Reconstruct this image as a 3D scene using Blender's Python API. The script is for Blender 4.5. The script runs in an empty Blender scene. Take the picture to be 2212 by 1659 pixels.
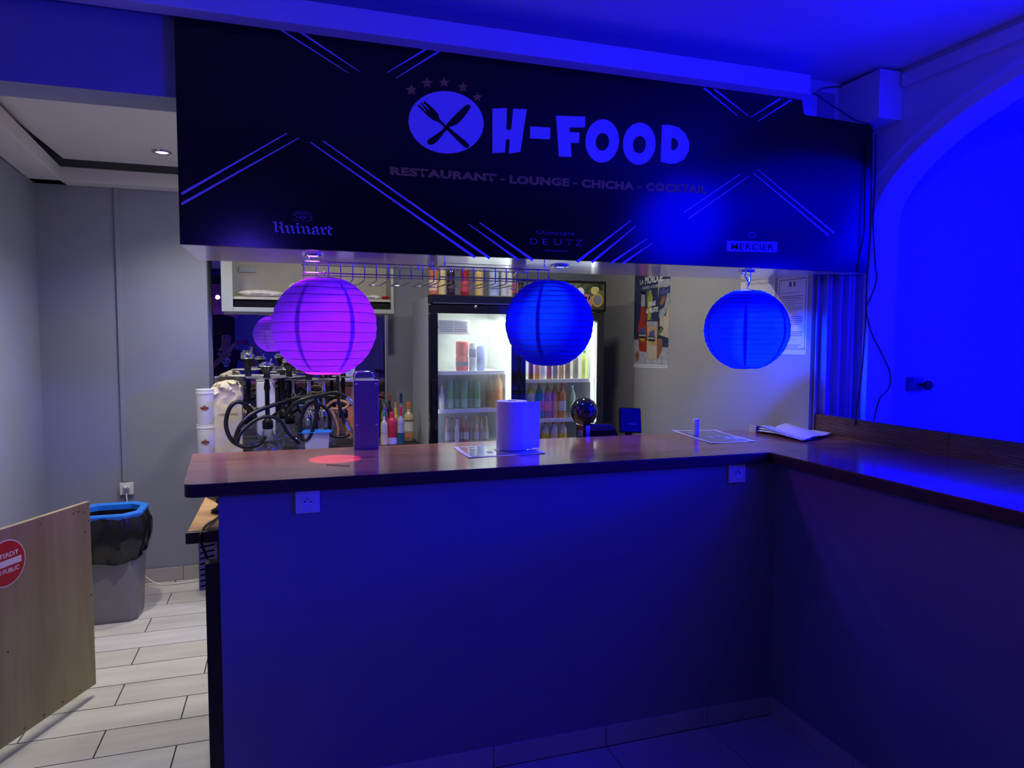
import bpy, bmesh, math, random
from mathutils import Vector, Matrix
random.seed(7)
PI = math.pi
S = bpy.context.scene
COL = S.collection
R = math.radians

# ---------------------------------------------------------------- camera, world, exposure
YAW, PITCH, ROLL, FPX, CH = R(17.92), R(3.69), R(0.2), 1494.2, 1.63
def cam_axes():
    cy, sy, cp, sp = math.cos(YAW), math.sin(YAW), math.cos(PITCH), math.sin(PITCH)
    fwd = Vector((sy, cy, 0)); right = Vector((cy, -sy, 0)); up = Vector((0, 0, 1))
    f2 = fwd*cp - up*sp; u2 = fwd*sp + up*cp
    cr, sr = math.cos(ROLL), math.sin(ROLL)
    return right*cr + u2*sr, u2*cr - right*sr, f2
CR, CU, CF = cam_axes()
cd = bpy.data.cameras.new('camera'); cam = bpy.data.objects.new('camera', cd); COL.objects.link(cam)
cd.sensor_fit = 'HORIZONTAL'; cd.sensor_width = 36.0; cd.lens = FPX/2212*36; cd.clip_start = 0.02; cd.clip_end = 60
m = Matrix((CR, CU, -CF)).transposed().to_4x4(); m.translation = (0, 0, CH); cam.matrix_world = m
S.camera = cam
def at(px, py, axis, val):
    """a point of the photograph taken to the plane where world axis = val"""
    d = CF*FPX + CR*(px-1106) - CU*(py-829.5)
    o = Vector((0, 0, CH)); t = (val-o[axis])/d[axis]
    return o + d*t
S.view_settings.view_transform = 'Standard'; S.view_settings.look = 'None'
S.view_settings.exposure = 0.0; S.view_settings.gamma = 1.0; S.view_settings.use_curve_mapping = False
S.render.film_transparent = False
S.cycles.max_bounces = 7; S.cycles.diffuse_bounces = 4; S.cycles.glossy_bounces = 4
S.cycles.transmission_bounces = 6; S.cycles.transparent_max_bounces = 12
S.cycles.sample_clamp_indirect = 4.0; S.cycles.blur_glossy = 0.5
w = bpy.data.worlds.new('night'); S.world = w; w.use_nodes = True
w.node_tree.nodes['Background'].inputs[0].default_value = (0.06, 0.08, 0.35, 1); w.node_tree.nodes['Background'].inputs[1].default_value = 0.0

def light(name, kind, loc, col, power, to=None, size=0.1, cone=None, blend=0.3):
    l = bpy.data.lights.new(name, kind); l.color = col; l.energy = power
    if kind == 'AREA': l.size = size
    else: l.shadow_soft_size = size
    if cone: l.spot_size = R(cone); l.spot_blend = blend
    o = bpy.data.objects.new(name, l); COL.objects.link(o); o.location = loc
    if to is not None:
        o.rotation_euler = (Vector(to)-Vector(loc)).to_track_quat('-Z', 'Y').to_euler()
    return o
BLUE = (0.02, 0.008, 1.0)
DEEP = (0.0, 0.0, 1.0)
WHITE = (1.0, 0.96, 0.86)
# blue party lighting of the front room and of the room beyond the arch, plus added spots
light('blue_flood', 'POINT', (4.5, -0.4, 1.9), DEEP, 560, size=0.3)
light('blue_flood', 'AREA', (4.4, 1.2, 2.55), DEEP, 30, (4.3, 2.9, 1.2), 0.7)
light('blue_lamp', 'POINT', (2.76, 0.9, 2.48), DEEP, 75, size=0.30)
light('blue_patch_spot', 'SPOT', (-0.3, -0.7, 2.25), (0.09, 0.045, 1.0), 27, (0.22, 2.44, 1.32), 0.03, cone=50, blend=0.10)  # added spot; its cone edge draws the diagonal shade edge on the counter
light('blue_patch_spot', 'SPOT', (-1.2, -0.2, 2.3), (0.08, 0.04, 1.0), 30, (1.98, 1.02, 0.50), 0.03, cone=31, blend=0.10)  # added spot; its cone edge shapes the lit patch on the side wall
light('blue_wash', 'POINT', (-1.0, -1.4, 1.9), (0.10, 0.06, 1.0), 2.5, size=0.5)
# white downlights of the bar, and one area light facing up
light('downlight', 'SPOT', (-0.50, 4.42, 2.69), WHITE, 75, (-0.5, 4.42, 0), 0.04, cone=125, blend=1.0)
light('downlight', 'SPOT', (-0.80, 3.60, 2.69), WHITE, 115, (-0.8, 3.5, 0), 0.04, cone=110, blend=1.0)
light('bar_glow', 'AREA', (-0.6, 3.6, 0.9), (0.9, 0.9, 1.0), 2.0, (-0.6, 3.7, 2.6), 0.6)  # area light facing up, no fixture
light('downlight', 'AREA', (0.55, 3.9, 2.66), WHITE, 12, (0.45, 4.0, 0), 0.12)
light('downlight', 'AREA', (1.7, 3.9, 2.66), WHITE, 7, (1.7, 4.0, 0), 0.12)

# ---------------------------------------------------------------- materials
def mat(name, col, rough=0.6, metal=0.0, var=0.06, scale=14.0, bump=0.0, bscale=60.0, spec=0.5, stretch=None, trans=0.0, emit=None, estr=0.0, coat=0.0, ior=1.45, alpha=1.0):
    mt = bpy.data.materials.new(name); mt.use_nodes = True
    nt = mt.node_tree; b = nt.nodes['Principled BSDF']
    tc = nt.nodes.new('ShaderNodeTexCoord'); mp = nt.nodes.new('ShaderNodeMapping')
    if stretch: mp.inputs['Scale'].default_value = stretch
    nt.links.new(tc.outputs['Object'], mp.inputs['Vector'])
    n = nt.nodes.new('ShaderNodeTexNoise'); n.inputs['Scale'].default_value = scale; n.inputs['Detail'].default_value = 4
    nt.links.new(mp.outputs[0], n.inputs['Vector'])
    r = nt.nodes.new('ShaderNodeValToRGB')
    r.color_ramp.elements[0].position = 0.3; r.color_ramp.elements[1].position = 0.7
    c0 = [max(0, c*(1-var)) for c in col]; c1 = [min(1, c*(1+var)) for c in col]
    r.color_ramp.elements[0].color = (*c0, 1); r.color_ramp.elements[1].color = (*c1, 1)
    nt.links.new(n.outputs['Fac'], r.inputs[0]); nt.links.new(r.outputs[0], b.inputs['Base Color'])
    b.inputs['Roughness'].default_value = rough; b.inputs['Metallic'].default_value = metal
    b.inputs['Specular IOR Level'].default_value = spec; b.inputs['IOR'].default_value = ior
    b.inputs['Transmission Weight'].default_value = trans; b.inputs['Coat Weight'].default_value = coat
    b.inputs['Alpha'].default_value = alpha
    if emit: b.inputs['Emission Color'].default_value = (*emit, 1); b.inputs['Emission Strength'].default_value = estr
    if bump:
        n2 = nt.nodes.new('ShaderNodeTexNoise'); n2.inputs['Scale'].default_value = bscale; n2.inputs['Detail'].default_value = 3
        nt.links.new(mp.outputs[0], n2.inputs['Vector'])
        bp = nt.nodes.new('ShaderNodeBump'); bp.inputs['Strength'].default_value = bump; bp.inputs['Distance'].default_value = 0.004
        nt.links.new(n2.outputs['Fac'], bp.inputs['Height']); nt.links.new(bp.outputs[0], b.inputs['Normal'])
    return mt
def emission(name, col, s):
    mt = bpy.data.materials.new(name); mt.use_nodes = True; nt = mt.node_tree
    b = nt.nodes['Principled BSDF']; b.inputs['Base Color'].default_value = (*[c*0.5 for c in col], 1)
    b.inputs['Emission Color'].default_value = (*col, 1); b.inputs['Emission Strength'].default_value = s
    return mt
def wood(name, c0, c1, rough, axis='X', scale=5.0, coat=0.0):
    mt = bpy.data.materials.new(name); mt.use_nodes = True; nt = mt.node_tree; b = nt.nodes['Principled BSDF']
    tc = nt.nodes.new('ShaderNodeTexCoord'); mp = nt.nodes.new('ShaderNodeMapping')
    st = {'X': (0.25, 3, 3), 'Y': (3, 0.25, 3), 'Z': (3, 3, 0.25)}[axis]; mp.inputs['Scale'].default_value = st
    nt.links.new(tc.outputs['Object'], mp.inputs['Vector'])
    n = nt.nodes.new('ShaderNodeTexNoise'); n.inputs['Scale'].default_value = scale; n.inputs['Detail'].default_value = 6; n.inputs['Roughness'].default_value = 0.65; n.inputs['Distortion'].default_value = 0.8
    nt.links.new(mp.outputs[0], n.inputs['Vector'])
    r = nt.nodes.new('ShaderNodeValToRGB'); r.color_ramp.elements[0].position = 0.35; r.color_ramp.elements[1].position = 0.68
    r.color_ramp.elements[0].color = (*c0, 1); r.color_ramp.elements[1].color = (*c1, 1)
    nt.links.new(n.outputs['Fac'], r.inputs[0]); nt.links.new(r.outputs[0], b.inputs['Base Color'])
    b.inputs['Roughness'].default_value = rough; b.inputs['Coat Weight'].default_value = coat; b.inputs['Coat Roughness'].default_value = 0.1
    return mt
def paper_shade(name, col, k=0.55):
    mt = bpy.data.materials.new(name); mt.use_nodes = True; nt = mt.node_tree
    nt.nodes.remove(nt.nodes['Principled BSDF']); out = nt.nodes['Material Output']
    tc = nt.nodes.new('ShaderNodeTexCoord'); n = nt.nodes.new('ShaderNodeTexNoise'); n.inputs['Scale'].default_value = 30
    n.inputs['Detail'].default_value = 5; nt.links.new(tc.outputs['Object'], n.inputs['Vector'])
    r = nt.nodes.new('ShaderNodeValToRGB'); r.color_ramp.elements[0].color = (*[c*0.9 for c in col], 1); r.color_ramp.elements[1].color = (*col, 1)
    nt.links.new(n.outputs['Fac'], r.inputs[0])
    bp = nt.nodes.new('ShaderNodeBump'); bp.inputs['Strength'].default_value = 0.35; bp.inputs['Distance'].default_value = 0.004
    nt.links.new(n.outputs['Fac'], bp.inputs['Height'])
    d = nt.nodes.new('ShaderNodeBsdfDiffuse'); t = nt.nodes.new('ShaderNodeBsdfTranslucent'); mx = nt.nodes.new('ShaderNodeMixShader'); mx.inputs[0].default_value = k
    for q in (d, t):
        nt.links.new(r.outputs[0], q.inputs['Color']); nt.links.new(bp.outputs[0], q.inputs['Normal'])
    nt.links.new(d.outputs[0], mx.inputs[1]); nt.links.new(t.outputs[0], mx.inputs[2]); nt.links.new(mx.outputs[0], out.inputs[0])
    return mt
def clear(name, col=(1, 1, 1), fog=0.0, gloss=0.1, fogcol=(0.9, 0.95, 0.95), nscale=3.0):
    """thin pane or vessel wall: see-through, a sheen, and patches of condensation"""
    mt = bpy.data.materials.new(name); mt.use_nodes = True; nt = mt.node_tree
    nt.nodes.remove(nt.nodes['Principled BSDF']); out = nt.nodes['Material Output']
    t = nt.nodes.new('ShaderNodeBsdfTransparent'); t.inputs[0].default_value = (*col, 1)
    g = nt.nodes.new('ShaderNodeBsdfGlossy'); g.inputs['Roughness'].default_value = 0.05
    mx = nt.nodes.new('ShaderNodeMixShader'); lw = nt.nodes.new('ShaderNodeLayerWeight'); lw.inputs[0].default_value = 0.25
    mu = nt.nodes.new('ShaderNodeMath'); mu.operation = 'MULTIPLY_ADD'; mu.inputs[1].default_value = 0.6; mu.inputs[2].default_value = gloss*0.4
    nt.links.new(lw.outputs['Fresnel'], mu.inputs[0]); nt.links.new(mu.outputs[0], mx.inputs[0])
    nt.links.new(t.outputs[0], mx.inputs[1]); nt.links.new(g.outputs[0], mx.inputs[2])
    last = mx
    if fog:
        d = nt.nodes.new('ShaderNodeBsdfTranslucent'); d.inputs[0].default_value = (*fogcol, 1)
        m2 = nt.nodes.new('ShaderNodeMixShader')
        tc = nt.nodes.new('ShaderNodeTexCoord'); n = nt.nodes.new('ShaderNodeTexNoise'); n.inputs['Scale'].default_value = nscale; n.inputs['Detail'].default_value = 5
        nt.links.new(tc.outputs['Object'], n.inputs['Vector'])
        r = nt.nodes.new('ShaderNodeMapRange'); r.inputs[1].default_value = 0.35; r.inputs[2].default_value = 0.75; r.inputs[3].default_value = fog*0.2; r.inputs[4].default_value = fog
        nt.links.new(n.outputs['Fac'], r.inputs[0]); nt.links.new(r.outputs[0], m2.inputs[0])
        nt.links.new(mx.outputs[0], m2.inputs[1]); nt.links.new(d.outputs[0], m2.inputs[2]); last = m2
    nt.links.new(last.outputs[0], out.inputs[0])
    return mt

M = {}
M['grey_paint'] = mat('grey_wall_paint', (0.275, 0.29, 0.35), 0.75, var=0.03, scale=3, bump=0.08, bscale=90, spec=0.3)
M['poster_wall'] = mat('greige_wall_paint', (0.40, 0.40, 0.385), 0.7, var=0.05, scale=2.5, bump=0.1, bscale=90, spec=0.3)
M['front_paint'] = mat('counter_front_paint', (0.20, 0.20, 0.26), 0.65, var=0.03, scale=3, bump=0.12, bscale=160, spec=0.3)
M['white_paint'] = mat('white_ceiling_paint', (0.66, 0.64, 0.65), 0.8, var=0.02, scale=3, bump=0.05, spec=0.2)
M['blue_white'] = mat('white_room_paint', (0.75, 0.75, 0.78), 0.75, var=0.02, scale=3, bump=0.05, spec=0.2)
M['trim_white'] = mat('white_trim', (0.72, 0.7, 0.74), 0.5, var=0.02, spec=0.3)
M['tile_a'] = mat('pale_plank_tile', (0.50, 0.49, 0.45), 0.35, var=0.12, scale=5, stretch=(0.5, 3, 1), bump=0.05)
M['tile_b'] = mat('pale_plank_tile_lighter', (0.55, 0.54, 0.51), 0.35, var=0.1, scale=5, stretch=(0.5, 3, 1), bump=0.05)
M['grout'] = mat('dark_grout', (0.03, 0.03, 0.03), 0.9)
M['front_tile'] = mat('grey_square_tile', (0.42, 0.41, 0.42), 0.4, var=0.08, scale=4)
M['skirt'] = mat('grey_skirting_tile', (0.42, 0.40, 0.38), 0.4, var=0.06, scale=6)
M['counter'] = wood('red_brown_laminate', (0.25, 0.075, 0.04), (0.50, 0.19, 0.10), 0.22, 'X', 6, coat=0.5)
M['counter_edge'] = wood('dark_laminate_edge', (0.03, 0.010, 0.008), (0.07, 0.025, 0.018), 0.45, 'X', 6)
M['decking'] = wood('brown_decking', (0.20, 0.095, 0.05), (0.34, 0.17, 0.09), 0.38, 'Y', 6)
M['ply'] = wood('varnished_plywood', (0.27, 0.215, 0.115), (0.385, 0.315, 0.185), 0.38, 'Z', 2.2)
M['butcher'] = wood('oiled_worktop', (0.42, 0.20, 0.07), (0.62, 0.36, 0.15), 0.4, 'X', 5)
M['sign_black'] = mat('black_gloss_print', (0.0015, 0.0015, 0.004), 0.16, var=0.0, spec=0.5, bump=0.03, bscale=300)
M['print_white'] = mat('white_print', (0.62, 0.60, 0.66), 0.5, var=0.0)
M['print_gold'] = mat('gold_print', (0.55, 0.38, 0.035), 0.5, var=0.05)
M['print_dim'] = mat('faded_silver_print', (0.22, 0.20, 0.26), 0.5)
M['print_blue'] = mat('pale_blue_print', (0.35, 0.35, 0.6), 0.5)
M['soffit'] = mat('white_gloss_panel', (0.72, 0.70, 0.74), 0.14, var=0.03, scale=4, bump=0.05, bscale=25, coat=0.4)
M['chrome'] = mat('chrome', (0.8, 0.8, 0.82), 0.12, 1.0, var=0.02)
M['wire'] = mat('dark_chrome_wire', (0.5, 0.5, 0.55), 0.18, 1.0, var=0.02)
M['steel'] = mat('brushed_steel', (0.6, 0.6, 0.62), 0.3, 1.0, var=0.05, scale=40, stretch=(1, 1, 0.1))
M['panel_steel'] = mat('satin_steel_panel', (0.30, 0.30, 0.36), 0.32, 0.8, var=0.04)
M['black'] = mat('black_plastic', (0.006, 0.006, 0.008), 0.35, var=0.1, spec=0.3)
M['black_gloss'] = mat('glossy_black_plastic', (0.01, 0.01, 0.012), 0.08, var=0.05, coat=0.6)
M['rubber'] = mat('black_rubber_hose', (0.007, 0.007, 0.008), 0.38, var=0.1)
M['white_plastic'] = mat('white_plastic', (0.75, 0.74, 0.72), 0.35, var=0.02)
M['grey_plastic'] = mat('grey_plastic', (0.19, 0.19, 0.19), 0.4, var=0.04)
M['blue_plastic'] = mat('blue_plastic', (0.02, 0.20, 0.75), 0.35, var=0.04)
M['bag_black'] = mat('black_bin_bag', (0.012, 0.012, 0.014), 0.2, var=0.1, bump=0.6, bscale=18)
M['kraft'] = mat('cream_paper_bag', (0.66, 0.57, 0.40), 0.7, var=0.08, bump=0.3, bscale=12)
M['paper'] = mat('white_paper', (0.8, 0.8, 0.82), 0.7, var=0.03)
M['lantern_violet_lit'] = paper_shade('violet_lit_lantern_paper', (0.50, 0.26, 0.85))  # white paper with the spot's violet light put into its colour
M['lantern_blue_lit'] = paper_shade('blue_lit_lantern_paper', (0.03, 0.06, 0.85))  # white paper, the blue of the spots mixed into its colour
M['tape_blue_lit'] = paper_shade('doubled_blue_lit_paper', (0.03, 0.05, 0.80), 0.52)  # seam paper, blue light again in the colour
M['tape'] = paper_shade('doubled_violet_lit_paper', (0.46, 0.22, 0.80), 0.5)  # seam paper of the left lantern, violet light in the colour
M['rib'] = mat('dark_lantern_wire', (0.04, 0.03, 0.05), 0.6)
M['mirror'] = mat('mirror_silver', (0.80, 0.80, 0.84), 0.0, 1.0, var=0.0)
M['glass'] = clear('clear_glass', (0.93, 0.95, 0.96), 0.10, 0.25)
M['fridge_glass'] = clear('cooler_door_glass', (0.97, 0.98, 0.98), 0.0, 0.08)
M['misted_glass'] = clear('misted_cooler_glass', (0.95, 0.97, 0.96), 0.22, 0.1, nscale=5)
M['fridge_in'] = mat('white_cooler_liner', (0.8, 0.82, 0.8), 0.4, var=0.02)
M['fridge_side'] = mat('pale_grey_enamel', (0.50, 0.53, 0.55), 0.35, var=0.04)
M['led'] = emission('led_strip', (0.9, 1.0, 0.96), 5)
M['lamp_white'] = emission('lit_lamp_lens', (1.0, 0.98, 0.92), 6)
M['lamp_blue'] = emission('lit_blue_lens', (0.15, 0.45, 1.0), 14)
M['lamp_violet'] = emission('lit_violet_lens', (0.75, 0.25, 1.0), 14)
M['lamp_dim'] = emission('dim_warm_lens', (1.0, 0.85, 0.5), 1.2)
M['lamp_bluewall'] = emission('blue_flood_lens', (0.02, 0.04, 1.0), 6)
M['cab'] = mat('pale_green_grey_board', (0.40, 0.44, 0.42), 0.5, var=0.03)
M['cab_in'] = mat('beige_board', (0.50, 0.48, 0.38), 0.6, var=0.03)
M['red'] = mat('red_sticker', (0.55, 0.02, 0.03), 0.35, var=0.04)
M['dark_panel'] = mat('dark_stained_board', (0.02, 0.016, 0.015), 0.6, var=0.25, scale=8, stretch=(1, 1, .2))
M['curtain'] = mat('pale_curtain', (0.36, 0.34, 0.42), 0.8, var=0.03)
M['pink'] = mat('pink_awning_cloth', (0.75, 0.25, 0.38), 0.8, var=0.05)
M['brown'] = wood('brown_shelf_wood', (0.07, 0.025, 0.012), (0.15, 0.06, 0.03), 0.5, 'X', 4)

# ---------------------------------------------------------------- mesh helpers
class MB:
    def __init__(s): s.v = []; s.f = []
    def add(s, vs, fs):
        o = len(s.v); s.v += [tuple(v) for v in vs]; s.f += [tuple(i+o for i in f) for f in fs]; return s
    def box(s, x0, x1, y0, y1, z0, z1):
        return s.add([(x0,y0,z0),(x1,y0,z0),(x1,y1,z0),(x0,y1,z0),(x0,y0,z1),(x1,y0,z1),(x1,y1,z1),(x0,y1,z1)],
                     [(3,2,1,0),(4,5,6,7),(0,1,5,4),(1,2,6,5),(2,3,7,6),(3,0,4,7)])
    def lathe(s, prof, n=24, c=(0,0,0), cap=True, flip=False):
        vs = []; fs = []
        for r, z in prof:
            for i in range(n):
                a = 2*PI*i/n; vs.append((c[0]+r*math.cos(a), c[1]+r*math.sin(a), c[2]+z))
        for k in range(len(prof)-1):
            for i in range(n):
                j = (i+1) % n; fs.append((k*n+i, k*n+j, (k+1)*n+j, (k+1)*n+i))
        if cap:
            if prof[0][0] > 1e-4: fs.append(tuple(range(n-1, -1, -1)))
            if prof[-1][0] > 1e-4: fs.append(tuple((len(prof)-1)*n+i for i in range(n)))
        return s.add(vs, fs)
    def tube(s, pts, r, n=8, closed=False):
        pts = [Vector(p) for p in pts]; vs = []; fs = []; L = len(pts)
        prev = None
        for k, p in enumerate(pts):
            if closed: t = pts[(k+1) % L]-pts[k-1]
            else: t = pts[min(k+1, L-1)]-pts[max(k-1, 0)]
            t.normalize()
            if prev is None:
                u = t.orthogonal().normalized()
            else:
                u = (prev - t*prev.dot(t))
                u = u.normalized() if u.length > 1e-6 else t.orthogonal().normalized()
            prev = u; v = t.cross(u)
            rr = r[k] if isinstance(r, (list, tuple)) else r
            for i in range(n):
                a = 2*PI*i/n; vs.append(p+u*math.cos(a)*rr+v*math.sin(a)*rr)
        for k in range(L if closed else L-1):
            k2 = (k+1) % L
            for i in range(n):
                j = (i+1) % n; fs.append((k*n+i, k*n+j, k2*n+j, k2*n+i))
        if not closed: fs.append(tuple(range(n-1, -1, -1))); fs.append(tuple((L-1)*n+i for i in range(n)))
        return s.add(vs, fs)
    def prism(s, poly, d, ax=1):
        """polygon (list of 3-vectors) pushed by vector d"""
        n = len(poly); d = Vector(d); a = [Vector(p) for p in poly]
        fs = [tuple(range(n)), tuple(range(2*n-1, n-1, -1))]
        for i in range(n): fs.append((i, (i+1) % n, n+(i+1) % n, n+i))
        return s.add(a+[p+d for p in a], fs)
    def build(s, name, mt, parent=None, smooth=False, bevel=0.0, seg=2):
        me = bpy.data.meshes.new(name); me.from_pydata(s.v, [], s.f); me.materials.append(mt)
        bm = bmesh.new(); bm.from_mesh(me); bmesh.ops.recalc_face_normals(bm, faces=bm.faces)
        bm.to_mesh(me); bm.free()
        if smooth: me.shade_smooth()
        o = bpy.data.objects.new(name, me); COL.objects.link(o)
        if parent is not None: o.parent = parent
        if bevel:
            bv = o.modifiers.new('bevel', 'BEVEL'); bv.width = bevel; bv.segments = seg; bv.limit_method = 'ANGLE'; bv.angle_limit = R(40)
        if smooth:
            me.set_sharp_from_angle(angle=R(50))
        return o
def spline(pts, k=6):
    P = [Vector(p) for p in pts]; out = []
    for i in range(len(P)-1):
        p0 = P[max(i-1, 0)]; p1 = P[i]; p2 = P[i+1]; p3 = P[min(i+2, len(P)-1)]
        for j in range(k):
            t = j/k
            out.append(0.5*((2*p1)+(-p0+p2)*t+(2*p0-5*p1+4*p2-p3)*t*t+(-p0+3*p1-3*p2+p3)*t**3))
    out.append(P[-1]); return out
def thing(name, label, cat, loc=(0,0,0), rz=0.0, group=None):
    o = bpy.data.objects.new(name, None); COL.objects.link(o); o.location = loc; o.rotation_euler = (0, 0, rz)
    o.empty_display_size = 0.05
    o['label'] = label; o['category'] = cat
    if group: o['group'] = group
    return o
def tag(o, label, cat, group=None):
    o['label'] = label; o['category'] = cat
    if group: o['group'] = group
    return o
def struct(o): o['kind'] = 'structure'; return o
def dup(root, loc, rz, label, group=None):
    r = root.copy(); COL.objects.link(r); r.location = loc; r.rotation_euler = (0, 0, rz); r['label'] = label
    if group: r['group'] = group
    for ch in list(root.children):
        c = ch.copy(); COL.objects.link(c); c.parent = r
        for g in list(ch.children):
            d = g.copy(); COL.objects.link(d); d.parent = c
    return r
def text_mesh(name, body, mt, parent, origin, ux, uz, width, height, offset=0.0, depth=0.0006, spacing=1.0, squash=None):
    """flat lettering laid on a plane: origin = lower left, ux/uz = unit directions along and up"""
    cu = bpy.data.curves.new(name, 'FONT'); cu.body = body; cu.size = 1.0; cu.offset = offset; cu.space_character = spacing
    cu.resolution_u = 3
    to = bpy.data.objects.new(name, cu); COL.objects.link(to)
    dg = bpy.context.evaluated_depsgraph_get()
    me = bpy.data.meshes.new_from_object(to.evaluated_get(dg)); bpy.data.objects.remove(to); bpy.data.curves.remove(cu)
    me.name = name
    xs = [v.co.x for v in me.vertices]; ys = [v.co.y for v in me.vertices]
    x0, x1, y0, y1 = min(xs), max(xs), min(ys), max(ys)
    ux = Vector(ux); uz = Vector(uz); nn = ux.cross(uz)*-1
    for v in me.vertices:
        a = (v.co.x-x0)/(x1-x0)*width; b = (v.co.y-y0)/(y1-y0)*height
        v.co = Vector(origin)+ux*a+uz*b
    me.materials.clear(); me.materials.append(mt)
    o = bpy.data.objects.new(name, me); COL.objects.link(o); o.parent = parent
    return o

# ---------------------------------------------------------------- the setting
ZC = 1.16            # counter top
ZS = 1.96            # underside of the sign box
YS = 2.70            # face of the sign
CEIL = 2.915
fl = struct(MB().box(-2.9, 6.2, -4.6, 5.75, -0.06, -0.004).build('floor', M['grout']))
# plank tiles of the bar floor
rows = [2.755+0.205*i for i in range(-3, 13)]
for k, y in enumerate(rows):
    off = -0.76 if k % 2 == 0 else -0.44
    off += 0.012*((k*37) % 5-2)
    x = off-1.2
    while x < 0.9:
        a = max(x, -1.75)+0.0028; b = x+0.6-0.0028
        if y < 2.6: b = min(b, -0.223)
        if b > a+0.05 and y+0.205 < 5.3:
            MB().box(a, b, y+0.0028, y+0.205-0.0028, -0.006, 0.0).build('tile', M['tile_a'] if (k+int(x*7)) % 2 else M['tile_b'], fl)
        x += 0.6
# large square tiles of the front room (only the corner by the counter is in view)
for i in range(5):
    for j in range(4):
        a = -0.22+0.47*i; b = 2.43-0.47*(j+1)
        MB().box(a+0.002, a+0.468, b+0.002, b+0.468, -0.006, 0.0).build('tile', M['front_tile'], fl)
MB().box(-2.9, 6.2, -4.6, 0.545, -0.006, 0.0).build('floor_covering', M['front_tile'], fl)
MB().box(2.14, 6.2, 0.55, 3.1, -0.006, 0.0).build('floor_covering', M['front_tile'], fl)
MB().box(-2.8, -0.225, 0.55, 2.13, -0.006, 0.0).build('floor_covering', M['front_tile'], fl)

def wall(name, x0, x1, y0, y1, z0, z1, mt):
    return struct(MB().box(x0, x1, y0, y1, z0, z1).build(name, mt))
wall('ceiling_side', 2.97, 6.2, 2.90, 3.2, CEIL, CEIL+0.08, M['blue_white'])
wall('ceiling', -2.9, 6.2, -4.6, 2.90, CEIL, CEIL+0.08, M['blue_white'])
wall('ceiling_bar', -2.9, 2.95, 2.90, 5.8, 2.86, 2.94, M['white_paint'])
# dropped ceiling raft over the bar with a shadow gap around it
wall('ceiling_raft', -1.26, 2.52, 2.90, 4.84, 2.70, 2.73, M['white_paint'])
# lintel over the passage and behind the sign
wall('wall_lintel', -2.9, 2.262, 2.725, 2.895, 2.47, CEIL, M['grey_paint'])
wall('wall_front_right', 2.262, 2.80, 2.88, 2.96, 2.0, CEIL, M['blue_white'])
# rear and left walls of the bar
wall('wall_rear_left', -1.75, -0.51, 5.06, 5.20, 0, 2.86, M['grey_paint'])
wall('wall_rear_return', -0.60, -0.51, 5.20, 5.55, 0, 2.86, M['grey_paint'])
wall('wall_rear', -0.60, 2.65, 5.47, 5.60, 0, 2.86, M['grey_paint'])
lw = MB(); lw.prism([(-1.486,5.06,0),(-1.31,2.60,0),(-1.45,2.60,0),(-1.62,5.06,0)], (0,0,2.86)); struct(lw.build('wall_left', M['grey_paint']))
wall('wall_right', 2.52, 2.62, 2.875, 5.50, 0, 2.86, M['poster_wall'])
# ledge around the raft (underside, upstand)
lg = MB(); lg.box(-1.48, 2.50, 4.92, 5.06, 2.587, 2.672); struct(lg.build('trim_1', M['white_paint'], bevel=0.004))
lg = MB(); lg.prism([(-1.486,5.06,2.587),(-1.31,2.9,2.587),(-1.15,2.9,2.587),(-1.30,4.92,2.587),(-1.30,5.06,2.587)], (0,0,0.085)); struct(lg.build('trim_2', M['white_paint'], bevel=0.004))
# light pelmet in front of the sign
struct(MB().box(-2.9, 2.255, 2.625, 2.70, 2.737, 2.822).build('trim_3', M['trim_white'], bevel=0.003))
# vertical cable duct on the rear wall
struct(MB().box(-1.045, -1.018, 5.045, 5.06, 0.69, 2.587).build('trim_4', M['grey_paint'], bevel=0.002))
# skirting of the bar
bs = struct(MB().box(-1.48, -0.51, 5.05, 5.06, 0, 0.09).build('baseboard_rear', M['grout']))
for a, b in ((-1.48, -1.12), (-1.118, -0.70), (-0.698, -0.512)):
    MB().box(a, b, 5.042, 5.05, 0.002, 0.092).build('tile', M['skirt'], bs, bevel=0.002)

# counter walls
bar = thing('bar_counter', 'L-shaped bar front wall painted grey, standing on the dark tiled floor', 'bar counter', (1.0, 2.49, 0))
def loc(mb, o): mb.v = [(x-o.location.x, y-o.location.y, z-o.location.z) for x, y, z in mb.v]; return mb
loc(MB().box(-0.228, 2.08, 2.44, 2.54, 0, 1.115), bar).build('front_wall', M['front_paint'], bar)
loc(MB().box(1.98, 2.08, 0.0, 2.44, 0, 1.115), bar).build('side_wall', M['front_paint'], bar)
for i in range(6):
    a = -0.22+0.47*i-0.0; b = min(a+0.467, 1.972)
    if b > a: loc(MB().box(a, b, 2.43, 2.44, 0.001, 0.082), bar).build('skirting_tile', M['skirt'], bar, bevel=0.0015)
y = 2.43
for i in range(5):
    loc(MB().box(1.97, 1.98, y-0.467, y, 0.001, 0.082), bar).build('skirting_tile', M['skirt'], bar, bevel=0.0015); y -= 0.47

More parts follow.
